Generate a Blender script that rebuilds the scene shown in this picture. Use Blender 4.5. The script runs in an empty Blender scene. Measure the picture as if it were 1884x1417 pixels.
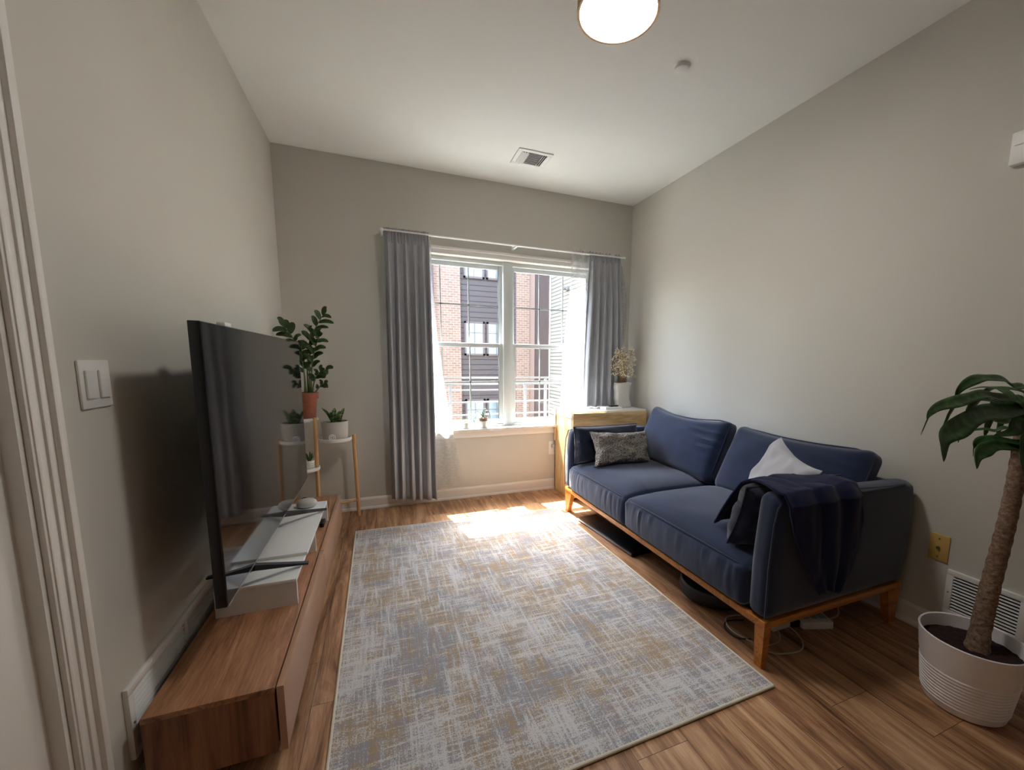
import bpy, bmesh, math, random
from mathutils import Vector, Matrix, noise
random.seed(7)
scene = bpy.context.scene
col = scene.collection
PI = math.pi

# ------------------------------------------------------------------ camera
cam_d = bpy.data.cameras.new('camera'); cam = bpy.data.objects.new('camera', cam_d); col.objects.link(cam)
F_PX, CX, CY = 754.75, 1005.5, 763.8
YAW, PITCH, ROLL, CAM_H = .3816, -.1301, .0108, 1.1714
fw = Vector((math.sin(YAW)*math.cos(PITCH), math.cos(YAW)*math.cos(PITCH), math.sin(PITCH)))
rt = Vector((math.cos(YAW), -math.sin(YAW), 0)); up = rt.cross(fw)
r2 = rt*math.cos(ROLL)+up*math.sin(ROLL); u2 = -rt*math.sin(ROLL)+up*math.cos(ROLL)
m3 = Matrix((r2, u2, -fw)).transposed()
cam.matrix_world = Matrix.Translation((0, 0, CAM_H)) @ m3.to_4x4()
cam_d.sensor_fit = 'HORIZONTAL'; cam_d.sensor_width = 36; cam_d.lens = F_PX/1884*36
cam_d.shift_x = (942-CX)/1884; cam_d.shift_y = (CY-708.5)/1884
cam_d.clip_start = .02; cam_d.clip_end = 200
scene.camera = cam

# ------------------------------------------------------------------ light
world = bpy.data.worlds.new('world'); scene.world = world; world.use_nodes = True
wn = world.node_tree.nodes; wl = world.node_tree.links
bg = wn['Background']
sky = wn.new('ShaderNodeTexSky'); sky.sky_type = 'NISHITA'; sky.sun_disc = False
sky.sun_elevation = math.radians(62); sky.sun_rotation = math.radians(-10); sky.air_density = 1.0; sky.dust_density = 3.0; sky.ozone_density = .6
wl.new(sky.outputs[0], bg.inputs[0]); bg.inputs[1].default_value = 2.2
sd = bpy.data.lights.new('sun', 'SUN'); sd.energy = 37; sd.angle = math.radians(.8); sd.color = (1, .97, .93)
sun = bpy.data.objects.new('sun', sd); col.objects.link(sun)
sun.rotation_euler = Vector((.16, -.9, -1.71)).to_track_quat('-Z', 'Y').to_euler(); sun.location = (0, 20, 20)
pd = bpy.data.lights.new('window_portal', 'AREA'); pd.shape = 'RECTANGLE'; pd.size = 1.75; pd.size_y = 1.45; pd.cycles.is_portal = True
po = bpy.data.objects.new('window_portal', pd); col.objects.link(po); po.location = (1.03, 3.63, 1.3); po.rotation_euler = (-PI/2, 0, 0)
LAMP = 35.0
scene.view_settings.view_transform = 'Standard'; scene.view_settings.look = 'None'
scene.view_settings.exposure = 1.0; scene.view_settings.gamma = 1.0; scene.view_settings.use_curve_mapping = False
try:
    scene.cycles.use_denoising = True; scene.cycles.max_bounces = 14; scene.cycles.diffuse_bounces = 8
    scene.cycles.transparent_max_bounces = 24; scene.cycles.sample_clamp_indirect = 6; scene.cycles.caustics_reflective = False; scene.cycles.caustics_refractive = False
except Exception: pass

# ------------------------------------------------------------------ room dims
XL, XR, YB, YF, H = -.6343, 2.2125, 3.4251, -2.3, 2.6

# ------------------------------------------------------------------ materials
def rgb(h):
    v = [int(h[i:i+2], 16)/255 for i in (0, 2, 4)]
    return tuple((c/12.92 if c <= .04045 else ((c+.055)/1.055)**2.4) for c in v)+(1,)
class NM:
    def __init__(s, name):
        s.m = bpy.data.materials.new(name); s.m.use_nodes = True; s.n = s.m.node_tree.nodes; s.l = s.m.node_tree.links
        s.b = s.n['Principled BSDF']; s.out = s.n['Material Output']; s._tc = None
    def node(s, t, **k):
        n = s.n.new(t)
        for a, v in k.items(): setattr(n, a, v)
        return n
    def coord(s):
        if not s._tc: s._tc = s.node('ShaderNodeNewGeometry').outputs['Position']
        return s._tc
    def obj(s): return s.node('ShaderNodeTexCoord').outputs['Object']
    def map(s, scale=(1, 1, 1), rot=(0, 0, 0), src=None, loc=(0, 0, 0)):
        n = s.node('ShaderNodeMapping'); n.inputs['Scale'].default_value = scale; n.inputs['Rotation'].default_value = rot; n.inputs['Location'].default_value = loc
        s.l.new(src or s.coord(), n.inputs['Vector']); return n.outputs[0]
    def noise(s, scale, detail=4, vec=None, rough=.5, dist=0):
        n = s.node('ShaderNodeTexNoise'); n.inputs['Scale'].default_value = scale; n.inputs['Detail'].default_value = detail; n.inputs['Roughness'].default_value = rough; n.inputs['Distortion'].default_value = dist
        s.l.new(vec or s.coord(), n.inputs['Vector']); return n.outputs['Fac']
    def ramp(s, fac, stops):
        n = s.node('ShaderNodeValToRGB'); e = n.color_ramp.elements
        while len(e) > 1: e.remove(e[0])
        e[0].position = stops[0][0]; e[0].color = stops[0][1]
        for p, c in stops[1:]:
            q = e.new(p); q.color = c
        s.l.new(fac, n.inputs['Fac']); return n.outputs['Color']
    def mix(s, fac, a, b, mode='MIX'):
        n = s.node('ShaderNodeMix', data_type='RGBA', blend_type=mode)
        for i, v in ((0, fac), (6, a), (7, b)):
            if hasattr(v, 'links') or hasattr(v, 'is_linked'): s.l.new(v, n.inputs[i])
            else: n.inputs[i].default_value = v
        return n.outputs[2]
    def math(s, op, a, b=0, c=None):
        n = s.node('ShaderNodeMath', operation=op)
        for i, v in enumerate((a, b) if c is None else (a, b, c)):
            if hasattr(v, 'is_linked'): s.l.new(v, n.inputs[i])
            else: n.inputs[i].default_value = v
        return n.outputs[0]
    def sep(s, v=None):
        n = s.node('ShaderNodeSeparateXYZ'); s.l.new(v or s.coord(), n.inputs[0]); return n.outputs
    def comb(s, x, y, z):
        n = s.node('ShaderNodeCombineXYZ')
        for i, v in enumerate((x, y, z)):
            if hasattr(v, 'is_linked'): s.l.new(v, n.inputs[i])
            else: n.inputs[i].default_value = v
        return n.outputs[0]
    def base(s, c):
        if hasattr(c, 'is_linked'): s.l.new(c, s.b.inputs['Base Color'])
        else: s.b.inputs['Base Color'].default_value = c
    def set(s, **k):
        for a, v in k.items(): s.b.inputs[a.replace('_', ' ')].default_value = v
        return s
    def bump(s, h, strength=.3, dist=.01):
        n = s.node('ShaderNodeBump'); n.inputs['Strength'].default_value = strength; n.inputs['Distance'].default_value = dist
        s.l.new(h, n.inputs['Height']); s.l.new(n.outputs[0], s.b.inputs['Normal'])
def plain(name, hexc, rough=.5, var=.06, nscale=30, bump=0, metal=0, spec=.5):
    M = NM(name); c = rgb(hexc); n = M.noise(nscale)
    lo = tuple(x*(1-var) for x in c[:3])+(1,); hi = tuple(min(1, x*(1+var)) for x in c[:3])+(1,)
    M.base(M.ramp(n, [(.3, lo), (.7, hi)])); M.set(Roughness=rough, Metallic=metal, Specular_IOR_Level=spec)
    if bump: M.bump(M.noise(nscale*6, 2), bump, .003)
    return M.m
def fabric(name, hexc, rough=.95, var=.15, weave=900, bump=.25, sheen=.3, streak=0):
    M = NM(name); c = rgb(hexc); n = M.noise(7, 5)
    w = M.noise(1, 2, M.map((weave, weave*.25, weave)))
    f = M.math('ADD', M.math('MULTIPLY', n, .6), M.math('MULTIPLY', w, .4))
    lo = tuple(x*(1-var*2) for x in c[:3])+(1,); hi = tuple(min(1, x*(1+var*2)) for x in c[:3])+(1,)
    M.base(M.ramp(f, [(.35, lo), (.65, hi)])); M.set(Roughness=rough, Sheen_Weight=sheen, Specular_IOR_Level=.15)
    M.b.inputs['Sheen Roughness'].default_value = .5
    M.bump(w, bump, .002); return M.m
def wood(name, dark, mid, light, axis='y', scale=1.0, rough=.45, ring=.5):
    M = NM(name); sc = {'x': (1.2, 14, 14), 'y': (14, 1.2, 14), 'z': (14, 14, 1.2)}[axis]
    v = M.map(tuple(a*scale for a in sc))
    n1 = M.noise(1.6, 6, v, .62, 1.2); n2 = M.noise(9, 3, v, .6)
    f = M.math('ADD', M.math('MULTIPLY', n1, .72), M.math('MULTIPLY', n2, .28))
    M.base(M.ramp(f, [(.36, rgb(dark)), (.5, rgb(mid)), (.64, rgb(light))])); M.set(Roughness=rough)
    M.bump(n2, .08, .002); return M.m
MAT = {}
MAT['wall'] = plain('wall_paint', 'c7c4bc', .9, .012, 3, .04)
MAT['ceiling'] = plain('ceiling_paint', 'e5e6e2', .95, .01, 3)
MAT['trim'] = plain('white_trim', 'e2dfda', .4, .01, 8)
MAT['winwhite'] = plain('window_vinyl', 'cdd2d1', .35, .01, 8)
MAT['white'] = plain('white_plastic', 'e4e4e2', .4, .01, 20)
MAT['whitecer'] = plain('white_ceramic', 'd8d6d0', .35, .03, 40)
MAT['greycer'] = plain('pale_grey_ceramic', 'bdbbb6', .6, .03, 60)
MAT['potwhite'] = plain('pot_white', 'efecee', .45, .02, 30)
MAT['black'] = plain('black_plastic', '0d0e11', .35, .1, 20)
MAT['blackmat'] = plain('black_matte', '101114', .6, .1, 20)
MAT['dark'] = plain('dark_void', '1a1a1a', .8)
MAT['metal'] = plain('grey_metal', '9a9c9e', .3, .03, 40, metal=.9)
MAT['railing'] = plain('railing_paint', '77777a', .4, .02)
MAT['terra'] = plain('terracotta', '955843', .8, .12, 40, .1)
MAT['soil'] = plain('soil', '2a1410', 1, .5, 60, .8)
MAT['ivory'] = plain('ivory_plastic', 'c9a55c', .45, .02)
MAT['cord'] = plain('white_cord', 'b9b3a5', .5)
MAT['stem'] = plain('green_stem', '5b6b3a', .6, .2)
MAT['drystem'] = plain('dry_stem', 'a58d68', .8, .2)
MAT['dryflower'] = plain('dry_flower', 'eaddc2', .9, .25, 90)
MAT['oak'] = wood('light_oak', 'bb9662', 'd8b885', 'e6cda2', 'z', 1, .45)
MAT['oakx'] = wood('light_oak_front', 'ad8856', 'd0ae7a', 'e2c796', 'x', 1, .45)
MAT['standwood'] = wood('stand_beech', 'bb8f5c', 'c99f6b', 'd8b17e', 'z', 1.5, .5)
MAT['cherry'] = wood('cherry_frame', '96591f', 'b5732e', 'c98742', 'x', 1.4, .4)
MAT['walnut'] = wood('walnut_top', '6c462f', 'a07150', 'bb8e6b', 'y', .9, .42)
MAT['walnutz'] = wood('walnut_end', '5a3825', '85593e', '9d7052', 'z', .8, .45)
MAT['walnutlight'] = plain('walnut_front', 'b08a70', .28, .04, 12)
MAT['lampwood'] = wood('lamp_ring_wood', '8a6a4c', 'a5835f', 'b8966f', 'x', 1, .5)
MAT['sofa'] = fabric('navy_upholstery', '242f49', .95, .1, 700, .3, .35)
MAT['bolster'] = fabric('dark_navy_fabric', '191f32', .95, .1, 700, .3, .25)
MAT['blanket'] = fabric('navy_throw', '10173c', .95, .06, 300, .4, .12)
MAT['whitepillow'] = fabric('white_cotton', 'b9bcc6', .9, .03, 900, .1, .2)
MAT['curtain'] = fabric('grey_curtain', 'a4a6ab', .85, .03, 1200, .1, .1)
MAT['zz'] = NM('zz_leaf'); M = MAT['zz']; M.base(M.ramp(M.noise(25), [(.3, rgb('1d3313')), (.7, rgb('3d5a25'))])); M.set(Roughness=.35); MAT['zz'] = M.m
M = NM('dracaena_leaf'); M.base(M.ramp(M.noise(1, 3, M.map((60, 60, 12))), [(.3, rgb('1e3a16')), (.6, rgb('33552a')), (.75, rgb('4c6a2c'))])); M.set(Roughness=.4); MAT['drac'] = M.m
M = NM('snake_leaf'); M.base(M.ramp(M.noise(1, 3, M.map((30, 30, 90))), [(.35, rgb('23381a')), (.55, rgb('4c6b33')), (.75, rgb('8a9a58'))])); M.set(Roughness=.4); MAT['snake'] = M.m
M = NM('orchid_leaf'); M.base(M.ramp(M.noise(30), [(.3, rgb('24452f')), (.7, rgb('3f6a48'))])); M.set(Roughness=.35); MAT['orchid'] = M.m
M = NM('succulent'); M.base(M.ramp(M.noise(60), [(.3, rgb('8ba06a')), (.7, rgb('d4d79a'))])); M.set(Roughness=.5); MAT['succ'] = M.m
M = NM('trunk_bark'); M.base(M.ramp(M.noise(1, 5, M.map((80, 80, 110)), .7), [(.3, rgb('4a3629')), (.5, rgb('7d6552')), (.7, rgb('a08a75'))])); M.set(Roughness=.95); M.bump(M.noise(1, 3, M.map((90, 90, 130))), .5, .005); MAT['bark'] = M.m
# knobbly grey pillow
M = NM('boucle_grey'); v = M.node('ShaderNodeTexVoronoi'); v.inputs['Scale'].default_value = 125; M.l.new(M.coord(), v.inputs['Vector'])
M.base(M.ramp(M.math('ADD', M.math('MULTIPLY', v.outputs['Distance'], .8), M.math('MULTIPLY', M.noise(60, 3), .3)), [(.18, rgb('b9b5b0')), (.5, rgb('969089')), (.85, rgb('625c54'))])); M.set(Roughness=1, Specular_IOR_Level=.1)
M.bump(M.math('SUBTRACT', 1.0, v.outputs['Distance']), 1, .01); MAT['boucle'] = M.m
# floor planks along y
M = NM('plank_floor'); X, Y, Z = M.sep()
W_, L_ = .185, 1.22
ix = M.math('FLOOR', M.math('DIVIDE', M.math('ADD', X, 10.07), W_)); fx = M.math('FRACT', M.math('DIVIDE', M.math('ADD', X, 10.07), W_))
wn1 = M.node('ShaderNodeTexWhiteNoise', noise_dimensions='1D'); M.l.new(ix, wn1.inputs['W'])
yy = M.math('ADD', M.math('DIVIDE', M.math('ADD', Y, 20), L_), wn1.outputs['Value']); iy = M.math('FLOOR', yy); fy = M.math('FRACT', yy)
wn2 = M.node('ShaderNodeTexWhiteNoise', noise_dimensions='2D'); M.l.new(M.comb(ix, iy, 0), wn2.inputs['Vector'])
off = M.math('MULTIPLY', wn2.outputs['Value'], 37.0)
vv = M.comb(M.math('ADD', M.math('MULTIPLY', X, 9.0), off), M.math('ADD', M.math('MULTIPLY', Y, .8), off), off)
g1 = M.noise(1.5, 5, vv, .6, 1.6); g2 = M.noise(8, 4, M.comb(M.math('MULTIPLY', X, 22.0), M.math('MULTIPLY', Y, 1.3), off), .6, .5)
g = M.math('ADD', M.math('MULTIPLY', g1, .75), M.math('MULTIPLY', g2, .25))
g = M.math('ADD', g, M.math('MULTIPLY', M.math('SUBTRACT', wn2.outputs['Value'], .5), .09))
cc = M.ramp(g, [(.34, rgb('664630')), (.44, rgb('946b4b')), (.54, rgb('b48b67')), (.66, rgb('d0a983'))])
e = M.math('MINIMUM', M.math('MULTIPLY', M.math('MINIMUM', fx, M.math('SUBTRACT', 1, fx)), W_), M.math('MULTIPLY', M.math('MINIMUM', fy, M.math('SUBTRACT', 1, fy)), L_))
em = M.math('LESS_THAN', e, .0008)
M.base(M.mix(em, cc, rgb('3a2518'))); M.set(Roughness=.38); M.bump(g2, .06, .001); MAT['floor'] = M.m
# rug
M = NM('rug_weave')
h1 = M.noise(1, 5, M.map((7, 95, 1)), .72); h2 = M.noise(1, 5, M.map((105, 6, 1), loc=(7, 3, 0)), .72)
h3 = M.noise(1, 3, M.map((3, 34, 1), loc=(2, 8, 0)), .6); h4 = M.noise(1, 3, M.map((36, 2.5, 1), loc=(5, 1, 0)), .6)
big = M.noise(1, 4, M.map((4.2, 3.4, 1), loc=(3, 9, 0)), .6); big2 = M.noise(1, 5, M.map((5.2, 3.6, 1), loc=(31, 17, 0)), .7)
fine = M.noise(1, 3, M.map((210, 210, 1)), .7)
st = M.math('MAXIMUM', h1, h2)
st2 = M.math('ADD', M.math('ADD', M.math('MULTIPLY', M.math('SUBTRACT', st, .555), 3.2), M.math('MULTIPLY', M.math('SUBTRACT', fine, .5), 2.4)), M.math('MULTIPLY', M.math('SUBTRACT', big, .5), 1.5))
st2 = M.math('ADD', st2, M.math('MULTIPLY', M.math('SUBTRACT', M.math('MAXIMUM', h3, h4), .56), 1.6))
tf = M.math('ADD', big2, M.math('MULTIPLY', M.math('SUBTRACT', h3, h4), .55))
tan = M.mix(M.ramp(tf, [(.42, (0, 0, 0, 1)), (.60, (1, 1, 1, 1))]), rgb('918f93'), rgb('a08c73'))
M.base(M.mix(M.ramp(M.math('ADD', st2, .5), [(.27, (0, 0, 0, 1)), (.70, (1, 1, 1, 1))]), tan, rgb('c6c4c1')))
M.set(Roughness=1, Specular_IOR_Level=.05); M.bump(M.math('ADD', fine, st), .5, .003); MAT['rug'] = M.m
MAT['rugedge'] = fabric('rug_binding', 'cfc7b4', .95, .05, 500, .3, 0)
# sheer
M = NM('sheer_fabric'); tr = M.node('ShaderNodeBsdfTransparent'); tl = M.node('ShaderNodeBsdfTranslucent'); df = M.node('ShaderNodeBsdfDiffuse')
for q in (tl, df): q.inputs['Color'].default_value = (.62, .63, .64, 1)
m1 = M.node('ShaderNodeMixShader'); m1.inputs[0].default_value = .5; M.l.new(tl.outputs[0], m1.inputs[1]); M.l.new(df.outputs[0], m1.inputs[2])
wv = M.noise(1, 2, M.map((40, 40, 300)), .6); op = M.math('MINIMUM', M.math('ADD', M.math('MULTIPLY', wv, .6), .17), .95)
m2 = M.node('ShaderNodeMixShader'); M.l.new(op, m2.inputs[0]); M.l.new(tr.outputs[0], m2.inputs[1]); M.l.new(m1.outputs[0], m2.inputs[2]); M.l.new(m2.outputs[0], M.out.inputs[0]); MAT['sheer'] = M.m
# glass
def glass(name, tint=(1, 1, 1, 1), refl=1.0):
    M = NM(name); tr = M.node('ShaderNodeBsdfTransparent'); tr.inputs[0].default_value = tint
    gl = M.node('ShaderNodeBsdfGlossy'); gl.inputs['Roughness'].default_value = .02
    fr = M.node('ShaderNodeFresnel'); fr.inputs[0].default_value = 1.45
    m = M.node('ShaderNodeMixShader'); M.l.new(M.math('MULTIPLY', M.math('MULTIPLY', fr.outputs[0], refl), M.math('SUBTRACT', 1, M.node('ShaderNodeNewGeometry').outputs['Backfacing'])), m.inputs[0]); M.l.new(tr.outputs[0], m.inputs[1]); M.l.new(gl.outputs[0], m.inputs[2]); M.l.new(m.outputs[0], M.out.inputs[0]); return M.m
MAT['glass'] = glass('window_glass', (.93, .95, .95, 1))
M = NM('tv_screen'); M.base((.006, .006, .008, 1)); M.set(Roughness=.06, Specular_IOR_Level=.9); MAT['screen'] = M.m
M = NM('lamp_diffuser'); M.base((.9, .88, .85, 1)); M.b.inputs['Emission Color'].default_value = (1, .965, .92, 1); M.b.inputs['Emission Strength'].default_value = LAMP; MAT['lamp'] = M.m
# outdoors
M = NM('brick_wall'); X, Y, Z = M.sep(); bk = M.node('ShaderNodeTexBrick'); M.l.new(M.comb(M.math('ADD', X, Y), Z, 0), bk.inputs['Vector'])
bk.inputs['Scale'].default_value = 1; bk.inputs['Brick Width'].default_value = .22; bk.inputs['Row Height'].default_value = .085; bk.inputs['Mortar Size'].default_value = .009
bk.inputs['Color1'].default_value = rgb('765c4f'); bk.inputs['Color2'].default_value = rgb('836a5b'); bk.inputs['Mortar'].default_value = rgb('948a7c'); M.l.new(bk.outputs[0], M.b.inputs[0]); M.set(Roughness=.9); MAT['brick'] = M.m
def siding(name, c, cd, step, line=.12):
    M = NM(name); X, Y, Z = M.sep(); f = M.math('FRACT', M.math('DIVIDE', M.math('ADD', Z, 30), step))
    k = M.math('LESS_THAN', f, line); M.base(M.mix(k, rgb(c), rgb(cd))); M.set(Roughness=.7); return M.m
MAT['siding'] = siding('brown_siding', '48413f', '211b1a', .2, .16)
MAT['beige'] = siding('beige_siding', '9c9482', '665e50', .14, .25)
MAT['brown'] = plain('brown_panel', '4c3f3b', .7, .03, 2)
MAT['pink'] = plain('pink_plaster', '857065', .8, .03, 2)
MAT['extframe'] = plain('ext_window_frame', '574d4b', .5)
M = NM('ext_pane'); M.base(rgb('6f828c')); M.set(Roughness=.08, Specular_IOR_Level=1.0, Metallic=.6); MAT['extpane'] = M.m
MAT['concrete'] = plain('concrete', '8d8b86', .9, .1, 2)
MAT['stone'] = plain('pale_wall', '9b958c', .9, .03, 3)

# ------------------------------------------------------------------ mesh builder
class MB:
    def __init__(s): s.bm = bmesh.new()
    def box(s, a, b, bev=0, M=None, seg=2):
        a, b = Vector(a), Vector(b); lo = Vector(map(min, a, b)); hi = Vector(map(max, a, b))
        r = bmesh.ops.create_cube(s.bm, size=1); vs = r['verts']
        for v in vs: v.co = Vector([(lo[i]+hi[i])/2+v.co[i]*(hi[i]-lo[i]) for i in range(3)])
        if bev:
            es = list({e for v in vs for e in v.link_edges})
            rr = bmesh.ops.bevel(s.bm, geom=es, offset=bev, segments=seg, affect='EDGES', profile=.5); vs = list({v for f in rr['faces'] for v in f.verts} | {v for v in vs if v.is_valid})
        if M is not None:
            for v in vs: v.co = M @ v.co
        return s
    def quadbox(s, pts, z0, z1):
        n = len(pts); lo = [s.bm.verts.new((p[0], p[1], z0)) for p in pts]; hi = [s.bm.verts.new((p[0], p[1], z1)) for p in pts]
        s.bm.faces.new(lo[::-1]); s.bm.faces.new(hi)
        for i in range(n): s.bm.faces.new((lo[i], lo[(i+1) % n], hi[(i+1) % n], hi[i]))
        return s
    def prism(s, poly, axis, a, b):   # poly in the two other axes
        def mk(p, t): 
            v = [0, 0, 0]; o = [i for i in range(3) if i != axis]; v[o[0]], v[o[1]] = p; v[axis] = t; return s.bm.verts.new(v)
        A = [mk(p, a) for p in poly]; B = [mk(p, b) for p in poly]; n = len(poly)
        s.bm.faces.new(A); s.bm.faces.new(B[::-1])
        for i in range(n): s.bm.faces.new((A[i], B[i], B[(i+1) % n], A[(i+1) % n]))
        return s
    def tube(s, pts, r, n=10, cap=True):
        pts = [Vector(p) for p in pts]; rs = r if isinstance(r, (list, tuple)) else [r]*len(pts); rings = []
        prev = None
        for i, p in enumerate(pts):
            t = (pts[min(i+1, len(pts)-1)]-pts[max(i-1, 0)]).normalized()
            ref = prev if prev is not None else (Vector((0, 0, 1)) if abs(t.z) < .9 else Vector((1, 0, 0)))
            u = (ref - t*ref.dot(t)).normalized(); w = t.cross(u); prev = u
            rings.append([s.bm.verts.new(p+(u*math.cos(2*PI*k/n)+w*math.sin(2*PI*k/n))*rs[i]) for k in range(n)])
        for A, B in zip(rings, rings[1:]):
            for k in range(n): s.bm.faces.new((A[k], A[(k+1) % n], B[(k+1) % n], B[k]))
        if cap: s.bm.faces.new(rings[0][::-1]); s.bm.faces.new(rings[-1])
        return s
    def lathe(s, prof, c, n=40, sx=1, sy=1, cap=True):
        rings = []
        for r, z in prof:
            rings.append([s.bm.verts.new((c[0]+r*sx*math.cos(2*PI*k/n), c[1]+r*sy*math.sin(2*PI*k/n), c[2]+z)) for k in range(n)])
        for A, B in zip(rings, rings[1:]):
            for k in range(n): s.bm.faces.new((A[k], A[(k+1) % n], B[(k+1) % n], B[k]))
        if cap: s.bm.faces.new(rings[0][::-1]); s.bm.faces.new(rings[-1])
        return s
    def grid(s, fn, nu, nv, flip=False):
        V = [[s.bm.verts.new(fn(i/nu, j/nv)) for j in range(nv+1)] for i in range(nu+1)]
        for i in range(nu):
            for j in range(nv):
                q = (V[i][j], V[i+1][j], V[i+1][j+1], V[i][j+1]); s.bm.faces.new(q[::-1] if flip else q)
        return V
    def rbox(s, c, size, r, fn=None, n=14, M=None):
        c = Vector(c); hs = Vector(size)/2; M = M or Matrix.Identity(4); b2 = bmesh.new()
        bmesh.ops.create_cube(b2, size=2); bmesh.ops.subdivide_edges(b2, edges=b2.edges[:], cuts=n, use_grid_fill=True)
        mp = {}
        for v in b2.verts:
            q = Vector([math.copysign(abs(x)**.75, x) for x in v.co]); p = Vector([q[i]*hs[i] for i in range(3)])
            inner = Vector([max(-(hs[i]-r), min(hs[i]-r, p[i])) for i in range(3)]); d = p-inner
            if d.length > 1e-9: p = inner+d.normalized()*min(r, r) 
            if fn: p = fn(p, q)
            mp[v.index] = s.bm.verts.new(M @ (c+p) if M else c+p)
        for f in b2.faces: s.bm.faces.new([mp[v.index] for v in f.verts])
        b2.free(); return s
    def leaf(s, pts, w, up=(0, 0, 1), fold=.25, tip=None, prof=None, side=None):
        pts = [Vector(p) for p in pts]; P = []
        for i in range(len(pts)-1):   # catmull-rom
            p0, p1, p2, p3 = pts[max(i-1, 0)], pts[i], pts[i+1], pts[min(i+2, len(pts)-1)]
            for k in range(4):
                t = k/4; P.append(.5*((2*p1)+(p2-p0)*t+(2*p0-5*p1+4*p2-p3)*t*t+(3*p1-p0-3*p2+p3)*t**3))
        P.append(pts[-1]); n = len(P); rows = []
        for i, p in enumerate(P):
            t = (P[min(i+1, n-1)]-P[max(i-1, 0)]).normalized(); sd_ = t.cross(Vector(up)) if side is None else Vector(side)-t*Vector(side).dot(t)
            if sd_.length < 1e-4: sd_ = Vector((1, 0, 0))
            sd_.normalize(); nn = sd_.cross(t); u = i/(n-1)
            ww = w*(prof(u) if prof else (math.sin(PI*min(1, u*.92+.06))**.7 if u < .98 else .06))
            rows.append([s.bm.verts.new(p+sd_*ww*k+nn*abs(k)*ww*fold) for k in (-1, -.5, 0, .5, 1)])
        for A, B in zip(rows, rows[1:]):
            for k in range(4): s.bm.faces.new((A[k], A[k+1], B[k+1], B[k]))
        return s
    def build(s, name, mat, parent=None, smooth=True, solid=0, sub=0, loc=None):
        me = bpy.data.meshes.new(name); bmesh.ops.remove_doubles(s.bm, verts=s.bm.verts[:], dist=1e-6) if not solid else None
        bmesh.ops.recalc_face_normals(s.bm, faces=s.bm.faces[:])
        root = parent
        while root is not None and root.parent is not None: root = root.parent
        if root is not None: off = Vector(root.location)
        else:
            if loc is None:
                xs = [v.co for v in s.bm.verts]; off = Vector(((min(v.x for v in xs)+max(v.x for v in xs))/2, (min(v.y for v in xs)+max(v.y for v in xs))/2, min(v.z for v in xs)))
            else: off = Vector(loc)
        for v in s.bm.verts: v.co -= off
        s.bm.to_mesh(me); s.bm.free()
        o = bpy.data.objects.new(name, me); col.objects.link(o)
        me.materials.append(MAT[mat])
        if root is None: o.location = off
        if parent is not None: o.parent = parent
        if smooth:
            for p in me.polygons: p.use_smooth = True
            try: me.set_sharp_from_angle(angle=math.radians(38))
            except Exception: pass
        if sub:
            q = o.modifiers.new('sub', 'SUBSURF'); q.levels = sub; q.render_levels = sub
        if solid:
            q = o.modifiers.new('solid', 'SOLIDIFY'); q.thickness = solid; q.offset = 0
        return o
def thing(name, label, cat, loc, group=None):
    o = bpy.data.objects.new(name, None); o.empty_display_size = .05; col.objects.link(o); o.location = loc
    o['label'] = label; o['category'] = cat
    if group: o['group'] = group
    return o
def tag(o, label, cat, group=None):
    o['label'] = label; o['category'] = cat
    if group: o['group'] = group
    return o
def st(o): o['kind'] = 'structure'; return o
def frame_mat(origin, ex, ey, skew=False):   # local x,y → world, z = normal
    ex = Vector(ex).normalized(); ey = Vector(ey).normalized(); ey = ey if skew else (ey-ex*ey.dot(ex)).normalized(); ez = ex.cross(ey).normalized()
    m = Matrix((ex, ey, ez)).transposed().to_4x4(); m.translation = Vector(origin); return m
def pillow_fn(w, h, t, side, pinch=.06, seed=0, wr=.004, power=.5):
    def f(u, v):
        a, b = 2*u-1, 2*v-1
        px = a*w/2*(1-pinch*(1-abs(a)**2)*0 - pinch*(1-b*b)*abs(a)**3); py = b*h/2*(1-pinch*(1-a*a)*abs(b)**3)
        k = max(0, (1-a**4)*(1-b**4))**power
        z = side*t/2*k + side*wr*k**.5*noise.noise(Vector((a*3+seed, b*3, seed)))*2
        return Vector((px, py, z))
    return f
def add_pillow(mb, Mx, w, h, t, pinch=.06, seed=0, wr=.004, n=26, power=.5):
    for sd_ in (1, -1):
        f = pillow_fn(w, h, t, sd_, pinch, seed, wr, power); mb.grid(lambda u, v: Mx @ f(u, v), n, n, sd_ < 0)
    return mb
def pillow_seam(mb, Mx, w, h, pinch, r):
    f = pillow_fn(w, h, 0, 1, pinch, 0, 0); pts = []
    for i in range(80):
        k = i/80*4; s_ = int(k); t = k-s_; u, v = [(t, 0), (1, t), (1-t, 1), (0, 1-t)][s_]; pts.append(Mx @ f(u, v))
    pts.append(pts[0]); mb.tube(pts, r, 6, False); return mb

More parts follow.
